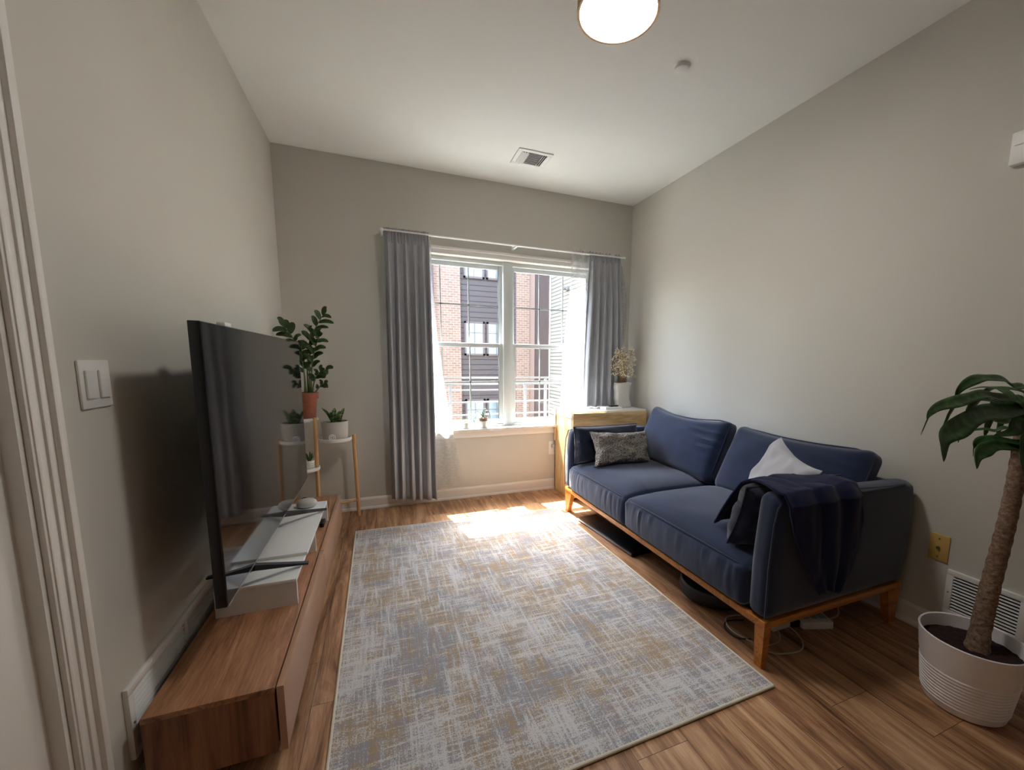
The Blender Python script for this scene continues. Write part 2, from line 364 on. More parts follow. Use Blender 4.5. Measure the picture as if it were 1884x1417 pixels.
# ------------------------------------------------------------------ room shell
T = .16
WX0, WX1, WZ0, WZ1 = .19, 1.87, .60, 2.0
st(MB().box((XL-T-.3, YF-T, -.1), (XR+T, YB+T, 0)).build('floor', 'floor', smooth=False))
st(MB().box((XL-T-.3, YF-T, H), (XR+T, YB+T, H+.12)).build('ceiling', 'ceiling', smooth=False))
wb = MB()
wb.box((XL-T, YB, 0), (WX0, YB+T, H)); wb.box((WX1, YB, 0), (XR+T, YB+T, H)); wb.box((WX0, YB, 0), (WX1, YB+T, WZ0)); wb.box((WX0, YB, WZ1), (WX1, YB+T, H))
st(wb.build('wall_back', 'wall', smooth=False))
st(MB().box((XR, YF, 0), (XR+T, YB, H)).build('wall_right', 'wall', smooth=False))
DY0, DY1, DH = .18, 1.075, 2.12
wl_ = MB(); wl_.box((XL-T, DY1, 0), (XL, YB, H)); wl_.box((XL-T, YF, 0), (XL, DY0, H)); wl_.box((XL-T, DY0, DH), (XL, DY1, H)); st(wl_.build('wall_left', 'wall', smooth=False))
st(MB().box((XL-T, YF-T, 0), (XR+T, YF, H)).build('wall_front', 'wall', smooth=False))
# door in the left wall
st(MB().box((XL-.065, DY0, .005), (XL-.025, DY1-.012, DH-.012)).box((XL-.16, DY0, 0), (XL-.13, DY1, DH)).build('door_1', 'trim', smooth=False))
dc = MB()
def casing(mb, y0, y1, z0, z1):
    mb.box((XL, y0, z0), (XL+.010, y1, z1), .002); mb.box((XL, y1-.026, z0), (XL+.020, y1-.004, z1), .004); mb.box((XL, y1-.052, z0), (XL+.015, y1-.036, z1), .004); mb.box((XL, y0+.006, z0), (XL+.013, y0+.018, z1), .003)
casing(dc, DY1-.0, 1.16, 0, DH+.075)
dc.box((XL, DY0-.08, 0), (XL+.014, DY0, DH+.075), .003); dc.box((XL, DY0, DH), (XL+.014, DY1, DH+.075), .003)
st(dc.build('trim_1', 'trim'))
st(MB().box((XL-.16, DY1-.012, 0), (XL, DY1, DH)).box((XL-.16, DY0, DH-.012), (XL, DY1, DH)).build('trim_2', 'trim', smooth=False))
def baseboard(name, p0, p1, inward):
    mb = MB(); a, b = Vector(p0), Vector(p1); d = (b-a).normalized(); n = Vector(inward)
    prof = [(0, 0), (.022, 0), (.022, .008), (.018, .018), (.013, .022), (.013, .078), (.009, .088), (.004, .094), (0, .094)]
    A = [mb.bm.verts.new(a+n*x+Vector((0, 0, z))) for x, z in prof]; B = [mb.bm.verts.new(b+n*x+Vector((0, 0, z))) for x, z in prof]
    mb.bm.faces.new(A); mb.bm.faces.new(B[::-1])
    for i in range(len(prof)): j = (i+1) % len(prof); mb.bm.faces.new((A[i], B[i], B[j], A[j]))
    st(mb.build(name, 'trim', smooth=False))
baseboard('baseboard_back', (XL, YB, 0), (XR, YB, 0), (0, -1, 0))
baseboard('baseboard_right', (XR, YF, 0), (XR, YB, 0), (-1, 0, 0))
baseboard('baseboard_left', (XL, 1.16, 0), (XL, YB, 0), (1, 0, 0))

# ------------------------------------------------------------------ window
wy0, wy1 = YB+.055, YB+.13
w = MB()
fr = .035
w.box((WX0, wy0, WZ0), (WX0+fr, wy1, WZ1)); w.box((WX1-fr, wy0, WZ0), (WX1, wy1, WZ1)); w.box((WX0, wy0, WZ1-.03), (WX1, wy1, WZ1)); w.box((WX0, wy0, WZ0), (WX1, wy1, WZ0+.02))
w.box((.985, wy0-.012, WZ0), (1.067, wy1, WZ1), .003)
win = st(w.build('window_1', 'winwhite', loc=(1.03, YB, WZ0)))
def sash(x0, x1, z0, z1, y0, rail_t, rail_b, stile, munt, hz):
    s_ = MB(); y1 = y0+.028
    s_.box((x0, y0, z0), (x0+stile, y1, z1), .003); s_.box((x1-stile, y0, z0), (x1, y1, z1), .003); s_.box((x0+stile, y0, z1-rail_t), (x1-stile, y1, z1), .003); s_.box((x0+stile, y0, z0), (x1-stile, y1, z0+rail_b), .003)
    o = s_.build('window_sash', 'winwhite', win)
    g = MB(); g.box((x0+stile, y0+.012, z0+rail_b), (x1-stile, y0+.0135, z1-rail_t)); g.build('pane', 'glass', o, smooth=False)
    m = MB(); 
    for mx in munt: m.box((mx-.005, y0+.015, z0+rail_b), (mx+.005, y0+.021, z1-rail_t))
    for mz in hz: m.box((x0+stile, y0+.015, mz-.006), (x1-stile, y0+.021, mz+.006))
    m.build('muntin', 'winwhite', o, smooth=False)
for x0, x1, mm in ((WX0+fr, .985, (.47, .702)), (1.067, WX1-fr, (1.335, 1.565))):
    sash(x0, x1, 1.285, WZ1-.028, wy0+.040, .035, .03, .03, mm, (1.635,))
    sash(x0, x1, WZ0+.02, 1.318, wy0+.008, .035, .042, .034, mm, (.99,))
st(MB().box((WX0-.05, YB-.012, WZ1), (WX1+.05, YB, WZ1+.05), .004).box((WX0-.06, YB-.022, WZ1+.035), (WX1+.06, YB, WZ1+.055), .004).build('trim_3', 'trim'))
st(MB().box((WX0-.06, YB-.055, WZ0-.018), (WX1+.06, YB+.06, WZ0+.002), .006).build('trim_5', 'trim'))
st(MB().box((WX0-.04, YB-.016, WZ0-.075), (WX1+.04, YB, WZ0-.018), .004).build('trim_4', 'trim'))

# ------------------------------------------------------------------ outdoors
def ext(name, label, cat, parts, loc):
    t = thing(name, label, cat, loc)
    return t
bl = thing('apartment_building', 'brick and dark siding apartment building seen through the window', 'building', (4, 16, -6))
BZ0, BZ1 = -6, 8.5
MB().box((-9, 15.9, BZ0), (2.85, 17, BZ1)).build('brick_wall', 'brick', bl, smooth=False)['label'] = 'pale red brick wall on the left'
MB().box((2.85, 16, BZ0), (5.05, 17, BZ1)).build('siding_wall', 'siding', bl, smooth=False)['label'] = 'dark brown lap siding wall'
MB().box((5.05, 15.9, BZ0), (5.6, 17, BZ1)).build('brick_wall', 'brick', bl, smooth=False)['label'] = 'narrow pale red brick pier'
MB().box((5.6, 15.95, BZ0), (5.84, 17, BZ1)).build('plaster_strip', 'pink', bl, smooth=False)
MB().box((5.84, 16, BZ0), (6.5, 17, BZ1)).build('brown_wall', 'brown', bl, smooth=False)
MB().box((1.35, 15.75, BZ0), (1.86, 15.9, BZ1)).build('corner_board', 'brown', bl, smooth=False)
for zt in (5.55, 2.66, -.33):
    for x0, x1 in ((2.99, 3.78), (3.86, 4.65)):
        f = MB(); z0 = zt-1.29
        for a in (((x0, 15.94, z0), (x0+.07, 16, zt)), ((x1-.07, 15.94, z0), (x1, 16, zt)), ((x0, 15.94, zt-.07), (x1, 16, zt)), ((x0, 15.94, z0), (x1, 16, z0+.07))): f.box(*a)
        fo = f.build('window', 'extframe', bl, smooth=False)
        MB().box((x0+.07, 15.97, z0+.07), (x1-.07, 15.99, zt-.07)).build('pane', 'extpane', fo, smooth=False)
        g = MB(); xm = (x0+x1)/2; g.box((xm-.01, 15.955, z0+.07), (xm+.01, 15.97, zt-.07))
        for q in (.3, .66): g.box((x0+.07, 15.955, z0+1.29*q), (x1-.07, 15.97, z0+1.29*q+.02))
        g.build('muntin', 'extframe', fo, smooth=False)
wg = thing('building_wing', 'sunlit beige clapboard wing at right, seen through the right sash', 'building', (7, 12, -6))
MB().box((6.5, 7.5, BZ0), (8, 15.9, BZ1)).build('clapboard_wall', 'beige', wg, smooth=False)
for y_, z_ in ((14.2, 3.85), (14.2, 1.95)): MB().box((6.36, y_-.12, z_-.06), (6.5, y_+.12, z_+.06), .02).tube([(6.36, y_-.1, z_), (6.2, y_-.2, z_-.1)], .03).build('floodlight', 'metal', wg)
st(MB().box((-14, YB+T, -6.05), (14, 17, -6)).build('ground', 'concrete', smooth=False))
own = MB(); y0, y1 = YB+T, YB+T+.05  # unseen outer wall of this building, made tall to darken the facade opposite
own.box((-9, y0, -6), (WX0-.01, y1, 7)); own.box((WX1+.01, y0, -6), (9, y1, 7)); own.box((WX0-.01, y0, -6), (WX1+.01, y1, WZ0-.01)); own.box((WX0-.01, y0, WZ1+.01), (WX1+.01, y1, 7))
st(own.build('wall_exterior_shading', 'stone', smooth=False))
ra = thing('balcony_railing', 'white metal balcony railing just outside the window', 'railing', (1.03, 3.86, .5))
for z_, r_ in ((1.01, .008), (.951, .009), (.895, .006), (.78, .007), (.66, .007)): MB().box((-.1, 3.85-r_, z_-r_), (2.2, 3.85+r_, z_+r_)).build('rail', 'railing', ra, smooth=False)
for x_, t_ in ((-.1, .02), (.584, .96), (1.313, .95), (1.53, 1.01), (2.2, 1.01)): MB().box((x_-.012, 3.838, .3), (x_+.012, 3.862, t_)).build('post', 'railing', ra, smooth=False)
MB().box((-.4, YB+T+.05, .2), (2.5, 3.95, .3)).build('ledge', 'stone', ra, smooth=False)

# ------------------------------------------------------------------ curtains
def curtain_fn(top, bot, nf, amp, seed, header=.05, lat=0):
    (xt0, xt1, zt), (xb0, xb1, zb0, zb1), y0 = top, bot, lat
    ph = [random.Random(seed+i).uniform(-.5, .5) for i in range(20)]
    def f(u, v):   # u across, v: 0 top → 1 bottom
        a = amp*(.35+.65*min(1, v*3))
        uu = u+.018*math.sin(2*PI*u*2.3+ph[0]*6)*v
        w_ = math.sin(2*PI*nf*uu+ph[1]*4+.8*math.sin(v*2+ph[2]*5))+.35*math.sin(2*PI*nf*1.9*uu+ph[3]*6+v*2)
        x = (xt0+(xt1-xt0)*u)*(1-v)+(xb0+(xb1-xb0)*u)*v + .006*math.sin(2*PI*nf*2*uu)*v
        zb = zb0+(zb1-zb0)*u
        z = zt*(1-v)+zb*v
        if v < header: w_ = math.sin(2*PI*nf*2.5*u+ph[4])*.5+.4*math.sin(2*PI*nf*5.3*u)
        y = y0 + a*w_*.7 + (.004*math.sin(40*u) if v < header else 0)
        return Vector((x, y, z))
    return f
cu = MB(); cu.grid(curtain_fn((.048, .366, 2.118), (.042, .382, .085, .05), 5.5, .038, 1, lat=3.318), 150, 60)
tag(cu.build('curtain', 'curtain', solid=.0025), 'long grey curtain hanging left of the window down to the baseboard', 'curtain', 'grey curtains')
cu = MB(); cu.grid(curtain_fn((1.722, 2.036, 2.112), (1.695, 2.10, .762, .762), 5.5, .036, 5, lat=3.322), 150, 60)
tag(cu.build('curtain', 'curtain', solid=.0025), 'grey curtain hanging right of the window, its hem down at the cabinet top', 'curtain', 'grey curtains')
def sheer_left(u, v):
    x0 = .31-.0*v; xr = [.385, .392, .42, .47, .53, .595]; k = v*5; i = min(4, int(k)); x1 = xr[i]+(xr[i+1]-xr[i])*(k-i)
    x = x0+(x1-x0)*u; z = 2.10*(1-v)+(.115+.05*max(0, (u-.3)/.7))*v
    return Vector((x, 3.362+.008*math.sin(u*13+v*2)*(.4+v)-.02*v*u, z))
sh = MB(); sh.grid(sheer_left, 40, 50); tag(sh.build('sheer_curtain', 'sheer', solid=0), 'white sheer curtain flaring out beside the left grey curtain', 'curtain', 'white sheer curtains')
def sheer_right(u, v):
    xl = [1.575, 1.57, 1.535, 1.515, 1.50, 1.49]; k = v*5; i = min(4, int(k)); x0 = xl[i]+(xl[i+1]-xl[i])*(k-i)
    x1 = 2.05+.10*math.sin(PI*min(1, v*1.3))
    x = x0+(x1-x0)*u; z = 2.135*(1-v)+.761*v
    if v < .03: z += .006*math.sin(u*90)
    return Vector((x, 3.372+.012*math.sin(u*30+v*1.5)*(.5+.5*v), z))
sh = MB(); sh.grid(sheer_right, 90, 50); tag(sh.build('sheer_curtain', 'sheer', solid=0), 'white sheer curtain gathered beside the right grey curtain', 'curtain', 'white sheer curtains')
rd = thing('curtain_rod', 'thin white double curtain rod above the window', 'curtain rod', (1.05, YB, 2.1))
MB().tube([(.04, 3.310, 2.098), (2.06, 3.310, 2.098)], .006).build('rod', 'white', rd)
MB().tube([(.06, 3.366, 2.108), (2.05, 3.366, 2.108)], .005).build('rod', 'white', rd)
for x_ in (.043, 1.055, 2.062): MB().box((x_-.008, 3.305, 2.088), (x_+.008, YB, 2.102), .002).box((x_-.012, YB-.006, 2.08), (x_+.012, YB, 2.135), .002).build('bracket', 'white', rd)
for x_ in (.038, 2.065): MB().lathe([(.002, -.012), (.012, -.008), (.014, 0), (.012, .008), (.002, .012)], (x_, 3.310, 2.098), 16).build('finial', 'white', rd)

# ------------------------------------------------------------------ ceiling things
lp = thing('ceiling_light', 'round flush ceiling light, lit, with a wooden ring', 'ceiling light', (.89, 1.53, H-.11))
MB().lathe([(.146, .0), (.155, .0), (.155, .110), (.146, .110)], (.89, 1.53, H-.11), 64, cap=False).build('ring', 'lampwood', lp)
MB().lathe([(.001, -.012), (.06, -.011), (.115, -.006), (.140, .002), (.1455, .012), (.1455, .03), (.001, .03)], (.89, 1.53, H-.11), 64, cap=False).build('diffuser', 'lamp', lp)
tag(MB().lathe([(.001, -.022), (.030, -.022), (.036, -.018), (.036, -.006), (.040, -.002), (.040, 0)], (1.412, 1.80, H), 32, cap=False).build('sprinkler_cover', 'white'), 'small round white sprinkler cover on the ceiling', 'sprinkler')
vt = thing('ceiling_vent', 'rectangular white air vent on the ceiling near the window wall', 'vent', (1.045, 2.943, H-.012))
vf = MB(); x0, x1, y0, y1 = .92, 1.17, 2.832, 3.056; zc = H-.008
for a in (((x0, y0, zc), (x1, y0+.03, H)), ((x0, y1-.03, zc), (x1, y1, H)), ((x0, y0+.03, zc), (x0+.03, y1-.03, H)), ((x1-.03, y0+.03, zc), (x1, y1-.03, H))): vf.box(*a, .002)
vf.build('frame', 'white', vt); MB().box((x0+.03, y0+.03, H-.0015), (x1-.03, y1-.03, H-.0005)).build('backing', 'dark', vt, smooth=False)
for k in range(9):
    yv = y0+.04+k*.018; R_ = Matrix.Translation((0, yv, H-.009)) @ Matrix.Rotation(.6, 4, 'X')
    MB().box((x0+.085, -.005, -.0015), (x1-.07, .005, .0015), 0, R_).build('louver', 'white', vt, smooth=False)
for k, xv in enumerate((x0+.04, x0+.058, x0+.076, x1-.064, x1-.050, x1-.036)):
    R_ = Matrix.Translation((xv, 0, H-.009)) @ Matrix.Rotation(.75 if k < 3 else -.75, 4, 'Y')
    MB().box((-.009, y0+.032, -.001), (.009, y1-.032, .001), 0, R_).build('louver', 'white', vt, smooth=False)

# ------------------------------------------------------------------ wall things
sw = thing('light_switch', 'white double rocker light switch on the left wall beside the door trim', 'switch', (XL, 1.30, 1.107))
MB().box((XL, 1.244, 1.051), (XL+.006, 1.357, 1.163), .003).build('plate', 'white', sw)
for y_ in (1.276, 1.325): MB().box((XL+.006, y_-.018, 1.074), (XL+.011, y_+.018, 1.14), .002, None).build('rocker', 'white', sw)
ol = thing('wall_socket', 'white wall outlet under the window beside the oak cabinet', 'outlet', (1.432, YB, .385))
MB().box((1.395, YB-.006, .322), (1.469, YB, .448), .003).build('plate', 'white', ol)
MB().box((1.415, YB-.009, .335), (1.449, YB-.006, .435), .002).build('receptacle', 'white', ol)
MB().box((1.418, YB-.03, .39), (1.446, YB-.009, .42), .004).build('plug', 'greycer', ol)
oy = thing('wall_jack', 'yellowed ivory wall plate behind the sofa end, right wall', 'outlet', (XR, .932, .392))
MB().box((XR-.006, .897, .334), (XR, .967, .451), .003).build('plate', 'ivory', oy)
MB().tube([(XR-.006, .932, .392), (XR-.014, .932, .392)], .006).build('connector', 'metal', oy)
for z_ in (.352, .432): MB().tube([(XR-.005, .932, z_), (XR-.008, .932, z_)], .003).build('screw', 'metal', oy)
tag(MB().box((XR-.03, .78, 1.905), (XR, .88, 2.02), .006).box((XR-.036, .79, 1.97), (XR-.03, .868, 2.01), .002).build('wall_chime', 'white'), 'small white box mounted high on the right wall, cut by the photo edge', 'doorbell chime')
def wall_grille(name, label, x, sgn, y0, y1, z0, z1, splits, step=.0135):
    t = thing(name, label, 'vent', (x, (y0+y1)/2, z0), 'louvred wall vents')
    f = MB(); xa, xb = x, x+sgn*.012; b = .022
    f.box((xa, y0, z0), (xb, y1, z0+b), .002); f.box((xa, y0, z1-b), (xb, y1, z1), .002)
    ys = [y0]+splits+[y1]
    for i, ym in enumerate(ys):
        a, c = (ym, ym+b) if i == 0 else ((ym-b, ym) if i == len(ys)-1 else (ym-b/2, ym+b/2)); f.box((xa, a, z0+b), (xb, c, z1-b), .001)
    f.build('frame', 'white', t); MB().box((xa, y0+.01, z0+.01), (xa+sgn*.002, y1-.01, z1-.01)).build('backing', 'dark', t, smooth=False)
    n = int((z1-z0-2*b)/step)
    for j in range(len(ys)-1):
        ya = ys[j]+(b if j == 0 else b/2); yb = ys[j+1]-(b if j == len(ys)-2 else b/2)
        s_ = MB()
        for k in range(n):
            R_ = Matrix.Translation((x+sgn*.007, 0, z0+b+(k+.5)*step)) @ Matrix.Rotation(sgn*.45, 4, 'Y'); s_.box((-.0045, ya, -.001), (.0045, yb, .001), 0, R_)
        s_.build('louver_panel', 'white', t, smooth=False)
    for yq in (y0+.011, y1-.011): MB().tube([(xb, yq, (z0+z1)/2), (xb+sgn*.002, yq, (z0+z1)/2)], .003).build('screw', 'metal', t)
wall_grille('wall_vent', 'white louvred return vent low on the right wall behind the tall plant', XR-.0, -1, .36, .89, .12, .315, [.66])
wall_grille('wall_vent', 'white louvred vent low on the left wall behind the TV bench', XL, 1, 1.25, 1.92, .145, .342, [1.58])

# ------------------------------------------------------------------ rug
ru = thing('rug', 'grey, cream and tan crosshatched area rug on the wood floor', 'rug', (.54, 1.94, 0))
RP = [(-.185, .925), (1.284, .948), (1.262, 2.900), (-.204, 2.957)]
MB().quadbox(RP, .0005, .009).build('carpet', 'rug', ru, smooth=False)
cs = [(p[0], p[1], .0055) for p in RP]; eb = MB()
for i in range(4):
    a, b = Vector(cs[i]), Vector(cs[(i+1) % 4]); eb.tube([a.lerp(b, k/8) for k in range(9)], .0055, 8)
eb.build('binding', 'rugedge', ru)

# ------------------------------------------------------------------ TV bench and what stands on it
tb = thing('tv_bench', 'long low walnut TV bench along the left wall', 'tv bench', (-.445, 2.11, 0))
BX0, BX1, BY0, BY1, BZ0_, BZ1_ = -.600, -.288, 1.235, 3.0, .065, .265
MB().box((BX0, BY0, BZ1_-.016), (BX1-.022, BY1, BZ1_), .0008).build('top', 'walnut', tb)
MB().box((BX0, BY0+.0006, BZ0_), (BX1-.024, BY0+.016, BZ1_-.0165)).box((BX0, BY1-.016, BZ0_), (BX1-.024, BY1, BZ1_-.0165)).box((BX0, BY0+.016, BZ0_), (BX0+.012, BY1-.016, BZ1_-.0165)).box((BX0+.012, BY0+.016, BZ0_), (BX1-.024, BY1-.016, BZ0_+.016)).build('carcass', 'walnutz', tb, smooth=False)
ym = 2.12
for a, b in ((BY0, ym-.002), (ym+.002, BY1)): MB().box((BX1-.018, a, BZ0_), (BX1, b, BZ1_), .001).build('door', 'walnutlight', tb)['label'] = 'smooth paler front panel'
MB().box((BX0+.05, BY0+.08, 0), (BX1-.09, BY1-.08, BZ0_)).build('plinth', 'dark', tb, smooth=False)
rs = thing('monitor_riser', 'white extendable riser shelf standing on the walnut bench under the TV', 'riser shelf', (-.445, 2.1, .265))
MB().box((-.572, 1.662, .352), (-.322, 2.13, .366), .001).build('lower_shelf', 'white', rs)
MB().box((-.560, 1.86, .3665), (-.314, 2.53, .379), .001).build('upper_shelf', 'white', rs)
for y_, z_, x0, x1 in ((1.663, .352, -.572, -.322), (2.113, .352, -.572, -.320), (2.517, .3665, -.560, -.314)): MB().box((x0, y_, .265), (x1, y_+.013, z_)).build('side_panel', 'white', rs, smooth=False)
TY0, TY1, TZ0, TZ1 = 1.385, 2.80, .445, 1.270
tv = thing('television', 'large flat black television standing on the white riser', 'television', (-.46, 2.09, .366))
MB().box((-.475, TY0, TZ0), (-.447, TY1, TZ1), .002).build('casing', 'black', tv)
MB().box((-.447, TY0+.003, TZ0+.004), (-.4445, TY1-.003, TZ1-.003)).build('screen', 'screen', tv, smooth=False)
MB().box((-.505, TY0+.15, TZ0+.02), (-.475, TY1-.15, TZ0+.45), .01).build('back_cover', 'blackmat', tv)
MB().box((-.4445, TY0+.003, TZ0), (-.4438, TY1-.003, TZ0+.006)).build('lower_trim', 'metal', tv, smooth=False)
for yt, yc, zb in ((1.775, 1.669, .3665), (2.372, 2.178, .3795)):
    P = [(-.625, yt, zb, .006), (-.56, yt-(yt-yc)*.55, zb+.028, .012), (-.475, yc, zb+.052, .018), (-.445, yc, zb+.054, .022), (-.36, yt-(yt-yc)*.40, zb+.022, .012), (-.298, yt, zb, .006)]
    mb = MB(); rings = []
    for x, y, z, h in P: rings.append([mb.bm.verts.new((x, y+a_, z+b_)) for a_, b_ in ((-.010, 0), (.010, 0), (.010, h), (-.010, h))])
    for A, B in zip(rings, rings[1:]):
        for i in range(4): j = (i+1) % 4; mb.bm.faces.new((A[i], B[i], B[j], A[j]))
    mb.bm.faces.new(rings[0]); mb.bm.faces.new(rings[-1][::-1]); mb.box((-.475, yc-.03, zb+.06), (-.452, yc+.03, TZ0+.03)); mb.build('foot', 'blackmat', tv, smooth=False)
tag(MB().box((-.475, 1.60, TZ1), (-.452, 1.66, TZ1+.014), .003).build('sensor', 'white'), 'tiny white sensor sitting on the top edge of the television', 'sensor')
pk = thing('smart_speaker', 'round pale grey puck speaker on the far end of the white riser', 'speaker', (-.40, 2.455, .379))
MB().lathe([(.001, .001), (.036, .001), (.046, .008), (.049, .018), (.047, .027), (.038, .036), (.02, .040), (.001, .041)], (-.402, 2.462, .379), 40, cap=False).build('body', 'greycer', pk)
MB().lathe([(.034, 0), (.035, .003), (.034, .004)], (-.402, 2.462, .379), 30).build('base_pad', 'white', pk)
tag(MB().box((-.345, 2.42, .265), (-.322, 2.505, .288), .006).build('remote', 'blackmat'), 'small black gadget lying on the bench beneath the white riser', 'gadget')
cmr = thing('small_camera', 'small dark gadget on the bench behind the white riser', 'gadget', (-.47, 2.80, .265))
MB().lathe([(.018, 0), (.018, .004), (.006, .008), (.006, .02)], (-.475, 2.84, .265), 20).build('base', 'blackmat', cmr)
MB().lathe([(.004, .02), (.016, .026), (.019, .036), (.016, .048), (.004, .053)], (-.475, 2.84, .265), 20).build('head', 'black', cmr)

# ------------------------------------------------------------------ plant stand
ps = thing('plant_stand', 'beech plant stand with round white shelves at several heights, in the corner', 'plant stand', (-.42, 3.25, 0))
def pleg(a, b): MB().tube([a, b], .0125, 14).build('leg', 'standwood', ps)
pleg((-.199, 3.285, 0), (-.209, 3.29, .622)); pleg((-.452, 3.205, 0), (-.440, 3.2, .768)); pleg((-.60, 3.29, 0), (-.607, 3.29, .62))
MB().tube([(-.20, 3.285, .125), (-.45, 3.205, .125)], .009, 10).build('crossbar', 'standwood', ps)
MB().tube([(-.452, 3.205, .125), (-.60, 3.29, .125)], .009, 10).build('crossbar', 'standwood', ps)
for cx, cy, z, r in ((-.328, 3.255, .590, .108), (-.530, 3.265, .738, .098), (-.520, 3.165, .408, .098)):
    MB().lathe([(.001, 0), (r-.006, 0), (r-.002, .003), (r, .008), (r, .024), (r-.003, .026), (r-.006, .024), (r-.006, .010), (.001, .010)], (cx, cy, z), 56, cap=False).build('shelf', 'white', ps)
# terracotta pot + ZZ plant
zzp = thing('potted_plant', 'tall dark leafy plant in a terracotta pot on the top white shelf', 'potted plant', (-.478, 3.24, .748))
c0 = (-.478, 3.24, .748)
MB().lathe([(.001, 0), (.052, 0), (.056, .004), (.056, .010), (.05, .010), (.05, .006), (.001, .006)], c0, 40, cap=False).build('saucer', 'white', zzp)
MB().lathe([(.038, .006), (.055, .150), (.062, .150), (.0635, .154), (.0635, .192), (.0605, .194), (.057, .192), (.054, .15), (.04, .02)], c0, 40).build('pot', 'terra', zzp)
MB().lathe([(.001, .176), (.0555, .176), (.0545, .16)], c0, 30, cap=False).build('soil', 'soil', zzp)
def zz_stem(path, nleaf, l, w, seed):
    rr = random.Random(seed); path = [Vector(p) for p in path]; P = []
    for i in range(len(path)-1):
        p0, p1, p2, p3 = path[max(i-1, 0)], path[i], path[i+1], path[min(i+2, len(path)-1)]
        for k in range(6): t = k/6; P.append(.5*((2*p1)+(p2-p0)*t+(2*p0-5*p1+4*p2-p3)*t*t+(3*p1-p0-3*p2+p3)*t**3))
    P.append(path[-1]); n = len(P)
    s_ = MB(); s_.tube(P, [.0055*(1-.6*i/(n-1)) for i in range(n)], 8); so = s_.build('stem', 'stem', zzp)
    lv = MB()
    for k in range(nleaf):
        u = .42+.58*k/(nleaf-1); i = min(n-2, int(u*(n-1))); p = P[i].lerp(P[i+1], u*(n-1)-i); t = (P[i+1]-P[i]).normalized()
        sv = t.cross(Vector((.3*math.sin(k), -1, .1))).normalized()*(1 if k % 2 else -1)
        if k == nleaf-1: sv = t
        d = (sv*.85+t*.55+Vector((rr.uniform(-.2, .2), rr.uniform(-.35, .1), rr.uniform(-.05, .2)))).normalized()
        L = l*rr.uniform(.8, 1.15)*(1 if u < .9 else .8); q = p+d*L*.5+Vector((0, 0, .006)); e = p+d*L+Vector((0, 0, -.008))
        for v in (q, e):
            v.x = max(v.x, XL+.012); v.y = min(v.y, YB-.02)
        lv.leaf([p, q, e], w*rr.uniform(.85, 1.15), fold=.3, up=(d.z*.2, -.8, .6))
    lv.build('leaflets', 'zz', so, solid=.0015)
b0 = Vector((-.478, 3.24, .915))
zz_stem([b0+Vector((.01, 0, 0)), (-.455, 3.22, 1.12), (-.425, 3.19, 1.32), (-.350, 3.16, 1.462)], 13, .085, .017, 1)
zz_stem([b0+Vector((-.01, 0, 0)), (-.490, 3.20, 1.10), (-.515, 3.14, 1.27), (-.565, 3.09, 1.375)], 11, .08, .02, 2)
zz_stem([b0+Vector((.02, -.01, 0)), (-.445, 3.2, 1.05), (-.42, 3.17, 1.2), (-.375, 3.12, 1.32)], 10, .08, .018, 3)
zz_stem([b0+Vector((.0, .01, 0)), (-.47, 3.22, 1.08), (-.455, 3.2, 1.22), (-.425, 3.15, 1.345)], 9, .07, .018, 4)
zz_stem([b0+Vector((.025, 0, 0)), (-.435, 3.2, 1.0), (-.40, 3.16, 1.07), (-.345, 3.12, 1.10)], 7, .06, .018, 5)
zz_stem([b0+Vector((.03, 0, 0)), (-.42, 3.2, .955), (-.385, 3.17, .995), (-.36, 3.14, 1.01)], 5, .04, .013, 6)
zz_stem([b0+Vector((-.02, 0, 0)), (-.485, 3.19, 1.05), (-.485, 3.14, 1.17), (-.475, 3.08, 1.26)], 10, .065, .018, 8)
# pale pot + snake plant
sp = thing('potted_plant', 'short spiky plant in a wide pale grey pot bearing a ring ornament', 'potted plant', (-.325, 3.25, .600))
c1 = (-.325, 3.25, .600)
MB().lathe([(.001, 0), (.072, 0), (.08, .004), (.0865, .125), (.0865, .133), (.084, .134), (.081, .132), (.078, .11)], c1, 48, cap=False).build('pot', 'greycer', sp)
MB().lathe([(.001, .118), (.0805, .118)], c1, 40, cap=False).build('soil', 'soil', sp)
rg = MB(); cc_ = Vector((c1[0]-.012, c1[1]-.090, .628))
for R0, t_ in ((.019, .0045), (.009, .004)): rg.tube([cc_+Vector((R0*math.cos(a*2*PI/24), -.002, R0*math.sin(a*2*PI/24))) for a in range(25)], t_, 8, False)
rg.build('ring_ornament', 'white', sp)
for i, (dx, dy, tx, ty, h, w_) in enumerate(((-.01, 0, -.075, -.02, .115, .010), (-.005, -.015, .008, -.025, .115, .017), (-.01, -.01, -.022, -.03, .085, .016), (.012, -.005, .03, -.02, .075, .015), (.03, 0, .068, -.015, .11, .013), (.02, .02, .035, .03, .085, .014))):
    p = Vector((c1[0]+dx, c1[1]+dy, .716)); e = Vector((c1[0]+tx, c1[1]+ty, .716+h)); m_ = p.lerp(e, .5)+Vector((0, 0, .02))
    MB().leaf([p, m_, e], w_, side=(1, .3, 0), fold=.35, prof=lambda u: .8 if u < .3 else max(.03, .8+.25*math.sin((u-.3)*3.5)-(max(0, u-.35)/.65)**2*1.05)).build('leaf', 'snake', sp, solid=.003)
